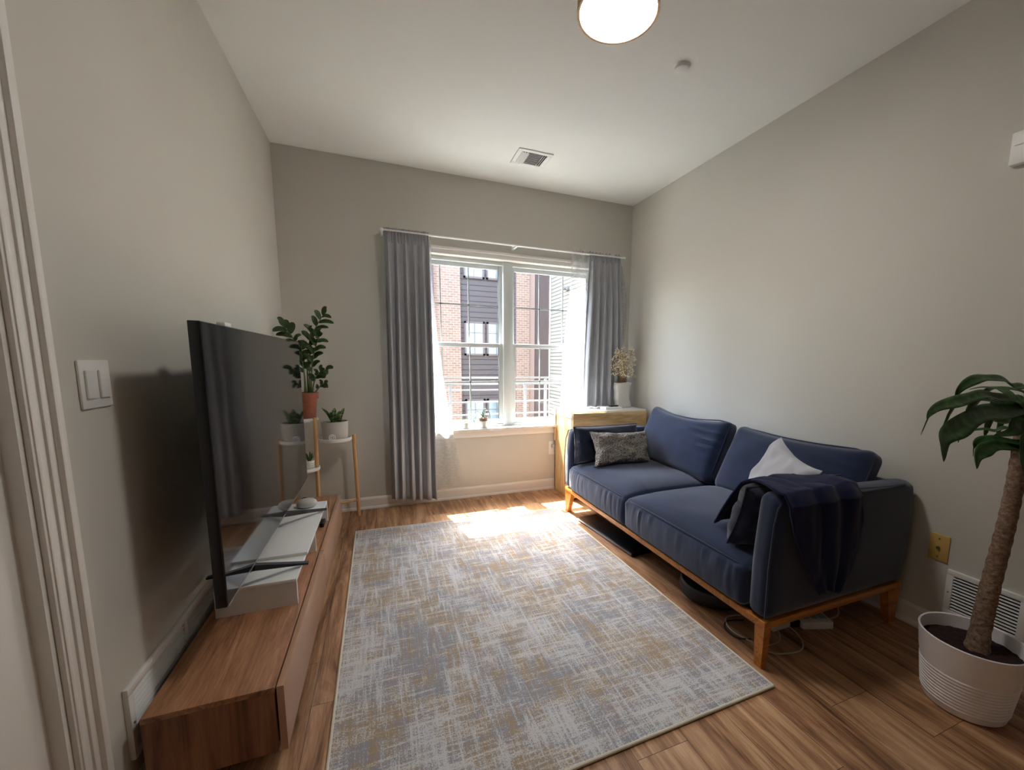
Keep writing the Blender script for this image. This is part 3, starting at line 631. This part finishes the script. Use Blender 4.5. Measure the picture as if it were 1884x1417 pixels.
# tiny pot
tp = thing('potted_plant', 'tiny white patterned pot with dark sprigs on the lowest white shelf', 'potted plant', (-.482, 3.135, .418))
c2 = (-.480, 3.135, .418)
MB().lathe([(.001, 0), (.024, 0), (.028, .003), (.030, .066), (.0285, .067), (.0265, .06), (.001, .058)], c2, 30, cap=False).build('pot', 'white', tp)
rr = random.Random(3)
wv_ = MB()
for z_ in (.02, .036, .05): wv_.tube([(c2[0]+.0298*math.cos(a*2*PI/36), c2[1]+.0298*math.sin(a*2*PI/36), c2[2]+z_+.004*math.sin(a*2.1)) for a in range(37)], .0010, 5, False)
wv_.build('pattern', 'greycer', tp)
sl = MB()
for k in range(14):
    a = k*2.4; p = Vector((c2[0]+.01*math.cos(a), c2[1]+.01*math.sin(a), c2[2]+.058)); e = p+Vector((.018*math.cos(a), .018*math.sin(a), rr.uniform(.02, .075))); sl.leaf([p, p.lerp(e, .5)+Vector((0, 0, .008)), e], .006)
sl.build('sprigs', 'zz', tp, solid=.001)

# ------------------------------------------------------------------ window sill pots
s1 = thing('potted_plant', 'very small white pot with a pale succulent on the window sill', 'potted plant', (.640, 3.455, .602))
ca = (.640, 3.43, .602)
MB().lathe([(.001, 0), (.030, 0), (.036, .002), (.034, .006), (.031, .008), (.034, .03), (.033, .05), (.03, .052), (.028, .046), (.001, .045)], ca, 32, cap=False).build('pot', 'greycer', s1)
ss = MB()
for ring, (n_, rr_, zz_) in enumerate(((8, .034, .012), (6, .024, .022), (4, .012, .030))):
    for k in range(n_):
        a = 2*PI*k/n_+ring*.5; p = Vector((ca[0], ca[1], ca[2]+.046)); e = p+Vector((rr_*math.cos(a), rr_*math.sin(a), zz_)); ss.leaf([p, p.lerp(e, .55)+Vector((0, 0, -.002)), e], .008, fold=.4)
ss.build('leaves', 'succ', s1, solid=.003)
s2 = thing('potted_plant', 'orchid with drooping strap leaves in a stacked white pot on the window sill', 'potted plant', (.79, 3.43, .602))
cb = (.792, 3.43, .602)
MB().lathe([(.001, 0), (.034, 0), (.036, .003), (.040, .058), (.038, .060), (.036, .055)], cb, 36, cap=False).build('outer_pot', 'greycer', s2)
MB().lathe([(.034, .05), (.040, .062), (.042, .100), (.0425, .102), (.040, .102), (.039, .09), (.001, .088)], cb, 36, cap=False).build('inner_pot', 'glass', s2)
MB().lathe([(.001, .052), (.035, .052), (.040, .086), (.03, .092), (.001, .096)], cb, 30, cap=False).build('bark_filling', 'bark', s2)
q = Vector((cb[0], cb[1], cb[2]+.09))
for pts, w_ in (([(0, 0, 0), (-.03, -.02, .03), (-.07, -.03, .012), (-.085, -.035, -.035), (-.06, -.035, -.083)], .011), ([(0, 0, 0), (-.025, 0, .035), (-.06, -.01, .055), (-.078, -.01, .05)], .006),
                ([(0, 0, 0), (-.003, 0, .04), (.015, -.005, .072), (.035, -.01, .06)], .012), ([(.0, 0, 0), (.02, -.01, .05), (.045, -.015, .045), (.058, -.015, -.02)], .013), ([(0, 0, 0), (.02, .01, .03), (.03, .01, .06)], .012)):
    MB().leaf([q+Vector(p) for p in pts], w_, fold=.3).build('leaf', 'orchid', s2, solid=.0018)

# ------------------------------------------------------------------ cabinet and what stands on it
cb_ = thing('cabinet', 'light oak cabinet with a white top in the corner behind the sofa', 'cabinet', (1.82, 3.23, 0))
CX0, CX1, CY0, CY1, CZ = 1.452, 2.18, 3.05, 3.405, .757
MB().box((CX0, CY0+.004, 0), (CX0+.018, CY1, CZ-.06)).box((CX1-.018, CY0+.004, 0), (CX1, CY1, CZ-.06)).box((CX0, CY1-.01, 0), (CX1, CY1, CZ-.06)).box((CX0+.018, CY0+.02, .02), (CX1-.018, CY1-.01, .04)).build('carcass', 'oak', cb_, smooth=False)
MB().box((CX0-.002, CY0-.0, CZ-.058), (CX1+.002, CY1, CZ), .002).build('top', 'white', cb_)['label'] = 'glossy white top slab'
MB().box((CX0+.004, CY0-.016, CZ-.205), (CX1, CY0, CZ-.012), .001).build('drawer', 'oakx', cb_)
MB().box((CX0+.004, CY0-.016, .02), ((CX0+CX1)/2-.002, CY0, CZ-.21), .001).build('door', 'oakx', cb_)
MB().box(((CX0+CX1)/2+.002, CY0-.016, .02), (CX1, CY0, CZ-.21), .001).build('door', 'oakx', cb_)
MB().box((CX0-.012, CY1-.03, CZ-.30), (CX0-.002, CY1-.005, CZ+.004), .002).build('end_strip', 'oak', cb_)
va = thing('vase', 'matte white wavy vase with dried flowers on the cabinet', 'vase', (2.055, 3.25, CZ))
def vase(u, v):
    z = v*.228; a = u*2*PI; wob = .006*math.sin(v*6+1)+.004*math.sin(v*13); rx, ry = .078-.010*math.sin(v*PI)+.004*v, .036
    n_ = 4; cx_, sx_ = math.cos(a), math.sin(a); k = (abs(cx_)**n_+abs(sx_)**n_)**(-1/n_)
    return Vector((2.055+wob+rx*k*cx_, 3.25+ry*k*sx_, CZ+z+.004*math.sin(a*3)*v))
vb = MB(); vb.grid(vase, 48, 16); vb.grid(lambda u, v: Vector((2.055+(vase(u, 0).x-2.055)*v, 3.25+(vase(u, 0).y-3.25)*v, CZ)), 48, 1)
vb.build('vessel', 'whitecer', va, solid=.004)
rr = random.Random(11); stm = MB(); flo = MB()
for k in range(80):
    a = rr.uniform(0, 2*PI); R_ = rr.uniform(.01, .115); h_ = rr.uniform(.10, .335)-R_*.35
    base = Vector((2.055+rr.uniform(-.03, .03), 3.25+rr.uniform(-.012, .012), CZ+.20)); tipx = 2.06+R_*math.cos(a)*1.05; tipy = 3.25+R_*math.sin(a)*.85-.01
    tip = Vector((min(tipx, XR-.03), tipy, CZ+.225+h_)); mid = base.lerp(tip, .5)+Vector(((tipx-2.055)*-.15, 0, .01)); stm.tube([base, mid, tip], .0011, 5, False)
    for j in range(12):
        d = Vector((rr.gauss(0, 1), rr.gauss(0, 1), rr.gauss(0, .8))).normalized()*rr.uniform(.008, .028); c = tip+d; c.x = min(c.x, XR-.012)
        stm.tube([mid.lerp(tip, .8), c], .0006, 4, False); r_ = rr.uniform(.003, .0055)
        bmesh.ops.create_icosphere(flo.bm, subdivisions=1, radius=r_, matrix=Matrix.Translation(c))
stm.build('stems', 'drystem', va)
fl = flo.build('blossoms', 'dryflower', va); fl['kind'] = 'stuff'
tag(MB().box((1.80, 3.10, CZ), (1.965, 3.205, CZ+.022), .003, None).build('box', 'white'), 'flat white box lying on the cabinet in front of the vase', 'box')
tag(MB().box((1.86, 3.125, CZ+.022), (1.945, 3.165, CZ+.036), .006).build('key_fob', 'black'), 'small black gadget lying on the flat white box', 'gadget')

# ------------------------------------------------------------------ sofa
so = thing('sofa', 'navy blue two seat sofa on a cherry wood frame against the right wall', 'sofa', (1.75, 1.94, 0))
SX0, SX1, SY0, SY1, SZ = 1.312, 2.165, 1.025, 2.862, .165
fr_ = MB()
fr_.box((SX0, SY0, SZ), (SX0+.028, SY1, SZ+.03), .003); fr_.box((SX1-.028, SY0, SZ), (SX1, SY1, SZ+.03), .003)
fr_.box((SX0+.028, SY0, SZ), (SX1-.028, SY0+.028, SZ+.03), .003); fr_.box((SX0+.028, SY1-.028, SZ), (SX1-.028, SY1, SZ+.03), .003)
fr_.build('frame', 'cherry', so)
for x_, y_, dx, dy, wx_, wy_ in ((SX0+.002, SY0+.002, 1, 1, .036, .044), (SX0+.002, SY1-.002, 1, -1, .036, .11), (SX1-.004, SY0+.002, -1, 1, .088, .036), (SX1-.004, SY1-.002, -1, -1, .088, .036)):
    mb = MB(); top, bt, sp_ = (.062, .034, 0)
    def q4(s_, ox, oy, z): return [mb.bm.verts.new((x_+dx*(ox+a*s_[0]), y_+dy*(oy+b*s_[1]), z)) for a, b in ((0, 0), (1, 0), (1, 1), (0, 1))]
    A = q4((wx_, wy_), 0, 0, SZ+.004); B = q4((.040 if dx < 0 else .028, .032 if dy > 0 else .045), .003, .004, 0)
    if dx < 0: 
        for v in A: v.co.x += 0
    mb.bm.faces.new(A); mb.bm.faces.new(B[::-1])
    for i in range(4): j = (i+1) % 4; mb.bm.faces.new((A[i], B[i], B[j], A[j]))
    mb.build('leg', 'cherry', so, smooth=False)
MB().box((SX0+.03, SY0+.07, SZ+.03), (2.12, SY1-.07, .25)).build('seat_deck', 'bolster', so, smooth=False)
# arms
def arm(yo, yi, zf, zb, nm):
    s_ = 1 if yi > yo else -1; cy = (yo+yi)/2; th = abs(yi-yo)
    def f(p, q):
        u = (q.x+1)/2; zt = zf+(zb-zf)*u
        if p.z > 0: p = Vector((p.x, p.y, p.z+(zt-.68)*(p.z/.24)))
        p.x += -.012*math.cos(q.z*1.2)*(1-u)*(.5) + (.025*math.cos(q.z*1.5-.4) if q.x > 0 else 0)*u
        p.x += .02*max(0, q.z)*(1-u)
        p.y += -s_*.010*math.cos(q.x*1.4)*math.cos(q.z*1.4)
        return p
    mb = MB(); mb.rbox(((SX0+SX1)/2+.004, cy, .4375), (SX1-SX0+.006, th, .485), .038, f, 18); o = mb.build('arm', 'sofa', so)
    w_ = MB(); xs = SX0-.004
    w_.tube([(xs+.006, yo+s_*.006, .21), (xs-.003, yo+s_*.001, .42), (xs+.008, yo+s_*.002, .58), (xs+.026, yo+s_*.006, .64), (xs+.07, yo+s_*.010, zf-.006), (xs+.3, yo+s_*.004, zf-.006), (xs+.6, yo+s_*.004, (zf+zb)/2-.01), (SX1-.06, yo+s_*.008, zb-.004)], .0035, 8)
    w_.build('piping', 'sofa', o)
arm(1.022, 1.118, .690, .662, 'n'); arm(2.868, 2.772, .655, .65, 'f')
def backf(p, q): 
    p.x += .012*math.cos(q.z*1.5)*(1 if q.x > 0 else 0); return p
MB().rbox((2.155, 1.945, .42), (.07, 1.70, .45), .03, backf, 16).build('back', 'sofa', so)
# seat cushions
def seat(y0, y1, sd_):
    cy = (y0+y1)/2; cz, sz = .288, .182; cx, sx = 1.645, .69
    def f(p, q):
        n1 = noise.noise(Vector((p.y*46+sd_*9, p.z*5, sd_)))
        edge = (1-abs(q.x)**4)*(1-abs(q.y)**4)
        if q.z > 0: p.z += .070*edge**.8*q.z + .006*noise.noise(Vector((p.x*5, p.y*5, sd_)))*edge
        if q.x < -.5:
            p.x += -.016*(1-q.z**2)*(1-abs(q.y)**6)
            if abs(q.z) < .97 : p.x += .0085*n1*(.25+.75*max(0, q.z+.6)/1.6)*(1-q.z**6)
            p.z += -.004*abs(q.y)**6*q.z
        if abs(q.y) > .6: p.y += math.copysign(.006*(1-q.z**2)*(1-q.x**2), q.y)
        return p
    mb = MB(); mb.rbox((cx, cy, cz), (sx, y1-y0, sz), .028, f, 76); o = mb.build('seat_cushion', 'sofa', so)
    w_ = MB(); x0 = cx-sx/2+.008; zt = cz+sz/2-.004; r = .05
    P = [(1.93, y0+.006, zt), (x0+.2, y0+.004, zt+.002), (x0+.06, y0+.007, zt-.001), (x0+.018, y0+.02, zt-.003), (x0+.002, y0+.05, zt-.004)]
    P2 = [(x0+.002-.004*math.sin(PI*k/8), y0+.05+(y1-y0-.1)*k/8, zt-.004+.006*math.sin(PI*k/8)) for k in range(1, 8)]
    P3 = [(x0+.002, y1-.05, zt-.004), (x0+.018, y1-.02, zt-.003), (x0+.06, y1-.007, zt-.001), (x0+.2, y1-.004, zt+.002), (1.93, y1-.006, zt)]
    w_.tube(P+P2+P3, .0042, 8); w_.build('piping', 'sofa', o)
seat(1.121, 1.992, 1); seat(1.996, 2.768, 2)
# back cushions
def backc(y0, y1, fb, ft, th, sd_, slump=0):
    fb, ft = Vector(fb), Vector(ft); ey = Vector((ft.x-fb.x, 0, ft.z-fb.z)); hgt = ey.length; ey.normalize(); ex = Vector((0, -1, 0)); ez = ex.cross(ey)
    if ez.x > 0: ez = -ez
    ex = ey.cross(ez)
    m = Matrix((ex, ey, ez)).transposed().to_4x4(); mid = (fb+ft)/2; m.translation = Vector((mid.x, (y0+y1)/2, mid.z))-ez*th/2
    def f(p, q):
        edge = (1-abs(q.x)**3)*(1-abs(q.y)**3); yw = q.x*ex.y     # world y direction
        if q.z > 0:
            p.z += .05*edge+.012*noise.noise(Vector((q.x*1.7+sd_, q.y*1.7, 3)))*edge
            wr = max(0, 1-abs(yw+.75)/.45)*max(0, 1-abs(q.y-.25)/.8)
            p.z += .010*wr*math.sin(q.y*22+q.x*4+2*noise.noise(Vector((q.x*3, q.y*3, sd_))))*slump
        p.y -= .022*(1-q.x**2)*(1 if q.y > 0 else 0)*q.y*(1+slump)
        p.y += .012*slump*(1 if q.y > .5 else 0)*yw
        p.z *= 1-.45*max(0, (abs(q.x)-.75)/.25)**2 if q.z < 0 else 1
        return p
    mb = MB(); mb.rbox((0, 0, 0), (y1-y0, hgt, th), .05, f, 40, M=m); o = mb.build('back_cushion', 'sofa', so)
    w_ = MB(); W2, H2, z_ = (y1-y0)/2-.012, hgt/2-.010, th/2-.03; pts = []
    for k in range(49):
        a = 2*PI*k/48; c, s_ = math.cos(a), math.sin(a); kk = (abs(c)**8+abs(s_)**8)**(-1/8); qx, qy = c*kk, s_*kk
        pp = Vector((qx*(W2+.010), qy*(H2+.008), z_)); pp.y -= .022*(1-qx**2)*(max(0, qy))*(1+slump); pts.append(m @ pp)
    w_.tube(pts, .004, 8, False); w_.build('piping', 'sofa', o)
backc(1.955, 2.762, (1.865, 0, .425), (2.035, 0, .832), .145, 2, 1)
backc(1.124, 1.905, (1.850, 0, .425), (2.045, 0, .806), .140, 5, .25)

# ------------------------------------------------------------------ pillows and throw
def add_p(name, label, mat, c, ex, ey, w_, h_, t_, pinch, seed, wr=.004, power=.5, seam=.003):
    m = frame_mat(c, ex, ey, name == 'throw_pillow'); t = thing(name, label, 'pillow', (c[0], c[1], c[2]-h_/2), 'bolster pillows on the sofa' if name == 'bolster_pillow' else None)
    mb = MB(); add_pillow(mb, m, w_, h_, t_, pinch, seed, wr, 34, power); mb.build('cover', mat, t)
    if seam: s_ = MB(); pillow_seam(s_, m, w_, h_, pinch, seam); s_.build('seam', mat, t)
    return t
add_p('bolster_pillow', 'dark navy rectangular bolster pillow standing against the far sofa arm', 'bolster', (1.575, 2.690, .558), (1, .02, 0), (0, .12, 1), .55, .27, .15, .04, 1, .006, .38, .004)
add_p('bolster_pillow', 'dark navy bolster pillow slumped against the near sofa arm under the throw', 'bolster', (1.605, 1.205, .552), (1, 0, .0), (0, -.28, .95), .56, .275, .15, .05, 4, .008, .38, .004)
add_p('knit_pillow', 'nubby grey lumbar pillow lying against the far bolster on the sofa', 'boucle', (1.600, 2.520, .548), (1, -.04, -.03), (0, .40, .9), .48, .265, .14, .17, 7, .014, .45, 0)
add_p('throw_pillow', 'plain white throw pillow standing on one corner against the back cushion', 'whitepillow', (1.674, 1.321, .590), (.20, -.06, .33), (.15, .33, .085), .42, .36, .14, .14, 9, .010, .55, 0)
path = [(1.372, .452), (1.345, .52), (1.315, .59), (1.275, .658), (1.215, .694), (1.14, .702), (1.07, .702), (1.015, .700), (.992, .655), (.990, .56), (.988, .45), (.987, .36), (.986, .285)]
xl = [1.375, 1.385, 1.40, 1.41, 1.40, 1.375, 1.345, 1.338, 1.345, 1.372, 1.425, 1.485, 1.54]
xr = [1.60, 1.64, 1.67, 1.70, 1.73, 1.74, 1.74, 1.745, 1.75, 1.765, 1.755, 1.72, 1.66]
def lerp_l(L, v):
    k = v*(len(L)-1); i = min(len(L)-2, int(k)); t = k-i; t = t*t*(3-2*t)*.4+t*.6
    return L[i]*(1-t)+L[i+1]*t if not isinstance(L[i], tuple) else tuple(a*(1-t)+b*t for a, b in zip(L[i], L[i+1]))
def blank(u, v):
    y_, z_ = lerp_l(path, v); x = lerp_l(xl, v)*(1-u)+lerp_l(xr, v)*u
    wv = .016*noise.noise(Vector((x*8, v*3.0, 1)))+.004*noise.noise(Vector((x*22, v*9, 4)))
    if v > .6: return Vector((x, y_-abs(wv)-.006*math.sin(u*PI*3)**2, z_+.03*math.sin(u*5)*max(0, v-.8)*2))
    return Vector((x, y_+wv*.5, z_+abs(wv)*1.2))
bk = MB(); bk.grid(blank, 60, 90); tag(bk.build('throw_blanket', 'blanket', solid=.008), 'navy blue throw draped over the near sofa arm and its bolster', 'blanket')

# ------------------------------------------------------------------ under the sofa
dv = thing('flat_device', 'long flat black device with a silver edge on the floor under the sofa', 'device', (1.40, 2.32, 0))
Rz = Matrix.Translation((1.412, 2.31, 0)) @ Matrix.Rotation(.08, 4, 'Z')
MB().box((-.075, -.32, 0), (.085, .32, .028), .006, Rz).build('body', 'black', dv)
MB().box((-.079, -.315, .010), (-.0748, .315, .022), .0015, Rz).build('silver_edge', 'metal', dv)
rv = thing('robot_vacuum', 'round black robot vacuum parked on the floor under the sofa', 'robot vacuum', (1.535, 1.50, 0))
MB().lathe([(.001, .008), (.155, .008), (.162, .014), (.165, .03), (.165, .066), (.160, .078), (.150, .083), (.001, .085)], (1.535, 1.50, 0), 64, cap=False).build('body', 'black', rv)
MB().lathe([(.166, .028), (.169, .032), (.169, .062), (.166, .066)], (1.535, 1.50, 0), 64, cap=False).build('bumper', 'blackmat', rv)
MB().lathe([(.001, 0), (.035, 0), (.035, .010), (.03, .012), (.001, .012)], (1.535, 1.50, .084), 32, cap=False).build('turret', 'blackmat', rv)
for y_ in (1.40, 1.60): MB().tube([(1.525, y_, .03), (1.545, y_, .03)], .03, 20).build('wheel', 'blackmat', rv)
pw = thing('power_strip', 'white power strip on the floor under the near end of the sofa', 'power strip', (1.77, 1.15, 0))
Rz = Matrix.Translation((1.775, 1.155, 0)) @ Matrix.Rotation(-.35, 4, 'Z')
MB().box((-.07, -.045, 0), (.07, .045, .036), .005, Rz).build('body', 'white', pw)
for k in (-.04, 0, .04): MB().box((k-.014, -.02, .036), (k+.014, .02, .0375), 0, Rz).build('socket', 'greycer', pw, smooth=False)
MB().box((-.115, -.03, 0), (-.072, .03, .032), .004, Rz).build('plug', 'blackmat', pw)
tag(MB().box((1.555, 1.17, 0), (1.665, 1.235, .022), .005).build('power_adapter', 'white'), 'flat white adapter on the floor behind the near front sofa leg', 'adapter')
def cable(pts, r, label, mat='cord'):
    P = [Vector(p) for p in pts]; Q = []
    for i in range(len(P)-1):
        p0, p1, p2, p3 = P[max(i-1, 0)], P[i], P[i+1], P[min(i+2, len(P)-1)]
        for k in range(8): t = k/8; Q.append(.5*((2*p1)+(p2-p0)*t+(2*p0-5*p1+4*p2-p3)*t*t+(3*p1-p0-3*p2+p3)*t**3))
    Q.append(P[-1]); tag(MB().tube(Q, r, 8).build('cable', mat), label, 'cable', 'cables under the sofa')
z = .004
cable([(1.66, 1.33, z), (1.55, 1.312, z), (1.44, 1.322, z), (1.39, 1.24, z), (1.43, 1.13, z), (1.52, 1.115, z), (1.565, 1.155, .02)], .003, 'white charging cable ending in a plug beside the front sofa leg')
cable([(1.66, 1.20, .006), (1.63, 1.10, z), (1.56, 1.045, z), (1.46, 1.06, z), (1.42, 1.09, z)], .003, 'white cable looping on the floor under the near sofa edge')
cable([(1.50, 1.28, z), (1.42, 1.30, z), (1.37, 1.26, z), (1.372, 1.20, z), (1.42, 1.17, z)], .003, 'thin dark cable curling on the floor beside the robot vacuum', 'blackmat')
cable([(1.84, 1.13, .02), (1.90, 1.12, .04), (1.925, 1.17, .10), (1.93, 1.25, .13), (2.0, 1.4, .08), (2.10, 1.5, .006)], .004, 'white lead rising from the power strip under the sofa')

# ------------------------------------------------------------------ tall plant
dp = thing('tall_houseplant', 'tall plant with a bare trunk and strap leaves in a ribbed white pot', 'potted plant', (1.85, .66, 0))
pc = (1.85, .66, 0); prof = [(.001, .0), (.100, .0), (.108, .006)]
n_ = 9
for k in range(n_+1):
    z_ = .030+.105*k/n_; r_ = .109+.0185*(z_/.17)
    prof += [(r_, z_-.004), (r_+.0022, z_), (r_, z_+.004)]
prof += [(.1305, .175), (.137, .243), (.1385, .250), (.136, .253), (.1325, .250), (.128, .19)]
MB().lathe(prof, pc, 72, cap=False).build('pot', 'potwhite', dp)
so_ = MB()
def soilf(u, v): a = u*2*PI; r_ = .1305*v; return Vector((pc[0]+r_*math.cos(a), pc[1]+r_*math.sin(a), .205+.006*noise.noise(Vector((r_*math.cos(a)*60, r_*math.sin(a)*60, 0)))))
so_.grid(soilf, 60, 16); so_.build('soil', 'soil', dp)
tk = MB(); TP = []; TR = []
for k in range(61):
    t = k/60; TP.append(Vector((1.872+.095*t+.006*math.sin(t*5), .652+.004*math.sin(t*7), .195+.78*t))); TR.append(.0285-.0085*t+.0012*math.sin(k*1.9)+(.006*(1-t*12) if t < .08 else 0))
tk.tube(TP, TR, 18); tk.build('trunk', 'bark', dp)
L = {
 'a': ([[1.965, .655, 1.02], [1.937, 0.658, 1.101], [1.898, 0.674, 1.105], [1.869, 0.689, 1.127], [1.827, 0.706, 1.131], [1.794, 0.719, 1.129], [1.755, 0.733, 1.11], [1.73, 0.739, 1.085], [1.721, 0.739, 1.058]], .017),
 'b': ([[1.965, .655, 1.02], [1.937, 0.656, 1.081], [1.918, 0.689, 1.096], [1.9, 0.721, 1.097], [1.894, 0.748, 1.099], [1.886, 0.775, 1.09]], .014),
 'c': ([[1.965, .655, .99], [1.914, 0.659, 1.043], [1.868, 0.67, 1.067], [1.815, 0.681, 1.071], [1.767, 0.691, 1.08], [1.712, 0.701, 1.07], [1.652, 0.712, 1.055], [1.595, 0.722, 1.043], [1.559, 0.723, 1.027], [1.537, 0.719, 1.011]], .020),
 'd': ([[1.965, .65, .98], [1.932, 0.651, 1.037], [1.872, 0.657, 1.033], [1.808, 0.664, 1.026], [1.739, 0.673, 1.022], [1.676, 0.679, 1.005], [1.614, 0.682, 0.976], [1.561, 0.682, 0.955], [1.537, 0.671, 0.928], [1.518, 0.657, 0.893]], .030),
 'e': ([[1.965, .65, .96], [1.923, 0.645, 0.972], [1.945, 0.683, 0.992], [1.96, 0.719, 0.98], [1.987, 0.753, 0.988]], .016),
 'f': ([[1.965, .65, .94], [1.917, 0.646, 0.956], [1.894, 0.676, 0.969], [1.887, 0.696, 0.956], [1.874, 0.72, 0.96], [1.854, 0.747, 0.951]], .012),
 'g': ([[1.965, .65, .93], [1.915, 0.642, 0.924], [1.879, 0.664, 0.929], [1.849, 0.683, 0.936], [1.82, 0.7, 0.926], [1.806, 0.71, 0.908], [1.81, 0.71, 0.875]], .015),
 'h': ([[1.965, .645, .92], [1.918, 0.639, 0.908], [1.85, 0.652, 0.917], [1.793, 0.66, 0.919], [1.744, 0.663, 0.906], [1.707, 0.66, 0.887], [1.687, 0.649, 0.858]], .021),
 'i': ([[1.965, .645, .97], [1.928, 0.648, 1.004], [1.895, 0.653, 1.005], [1.87, 0.646, 0.981], [1.845, 0.644, 0.962], [1.785, 0.66, 0.954]], .022),
 'j': ([[1.965, .64, .95], [1.928, 0.635, 0.95], [1.875, 0.62, 0.91], [1.843, 0.605, 0.865], [1.835, 0.592, 0.82]], .020)}
def dprof(u): return max(.04, min(1, u*3.2+.35)*(1-max(0, (u-.62)/.38)**1.6*.97)*(1+.10*math.sin(u*21)))
for k, (pts, w_) in L.items():
    if k == 'd': w_ = .030
    MB().leaf(pts, w_, up=(.1, -.65, .75), fold=.28, prof=dprof).build('leaf', 'drac', dp, solid=.0012)
rr = random.Random(5)
for k in range(13):      # leaves on the side turned away from the photo edge
    a = -1.9+k*.31; r_ = rr.uniform(.16, .26); b_ = Vector((1.965, .65, .93+.09*rr.random())); cx_, sx_ = math.cos(a), math.sin(a)
    def P_(r, z_): 
        return Vector((min(XR-.02, b_.x+r*cx_), b_.y+r*sx_, b_.z+z_))
    h_ = rr.uniform(.05, .15)
    MB().leaf([b_, P_(r_*.3, h_*.8), P_(r_*.65, h_), P_(r_*.95, h_*.4), P_(r_*1.1, -.05-rr.random()*.06)], rr.uniform(.016, .024), fold=.25, prof=dprof).build('leaf', 'drac', dp, solid=.0012)
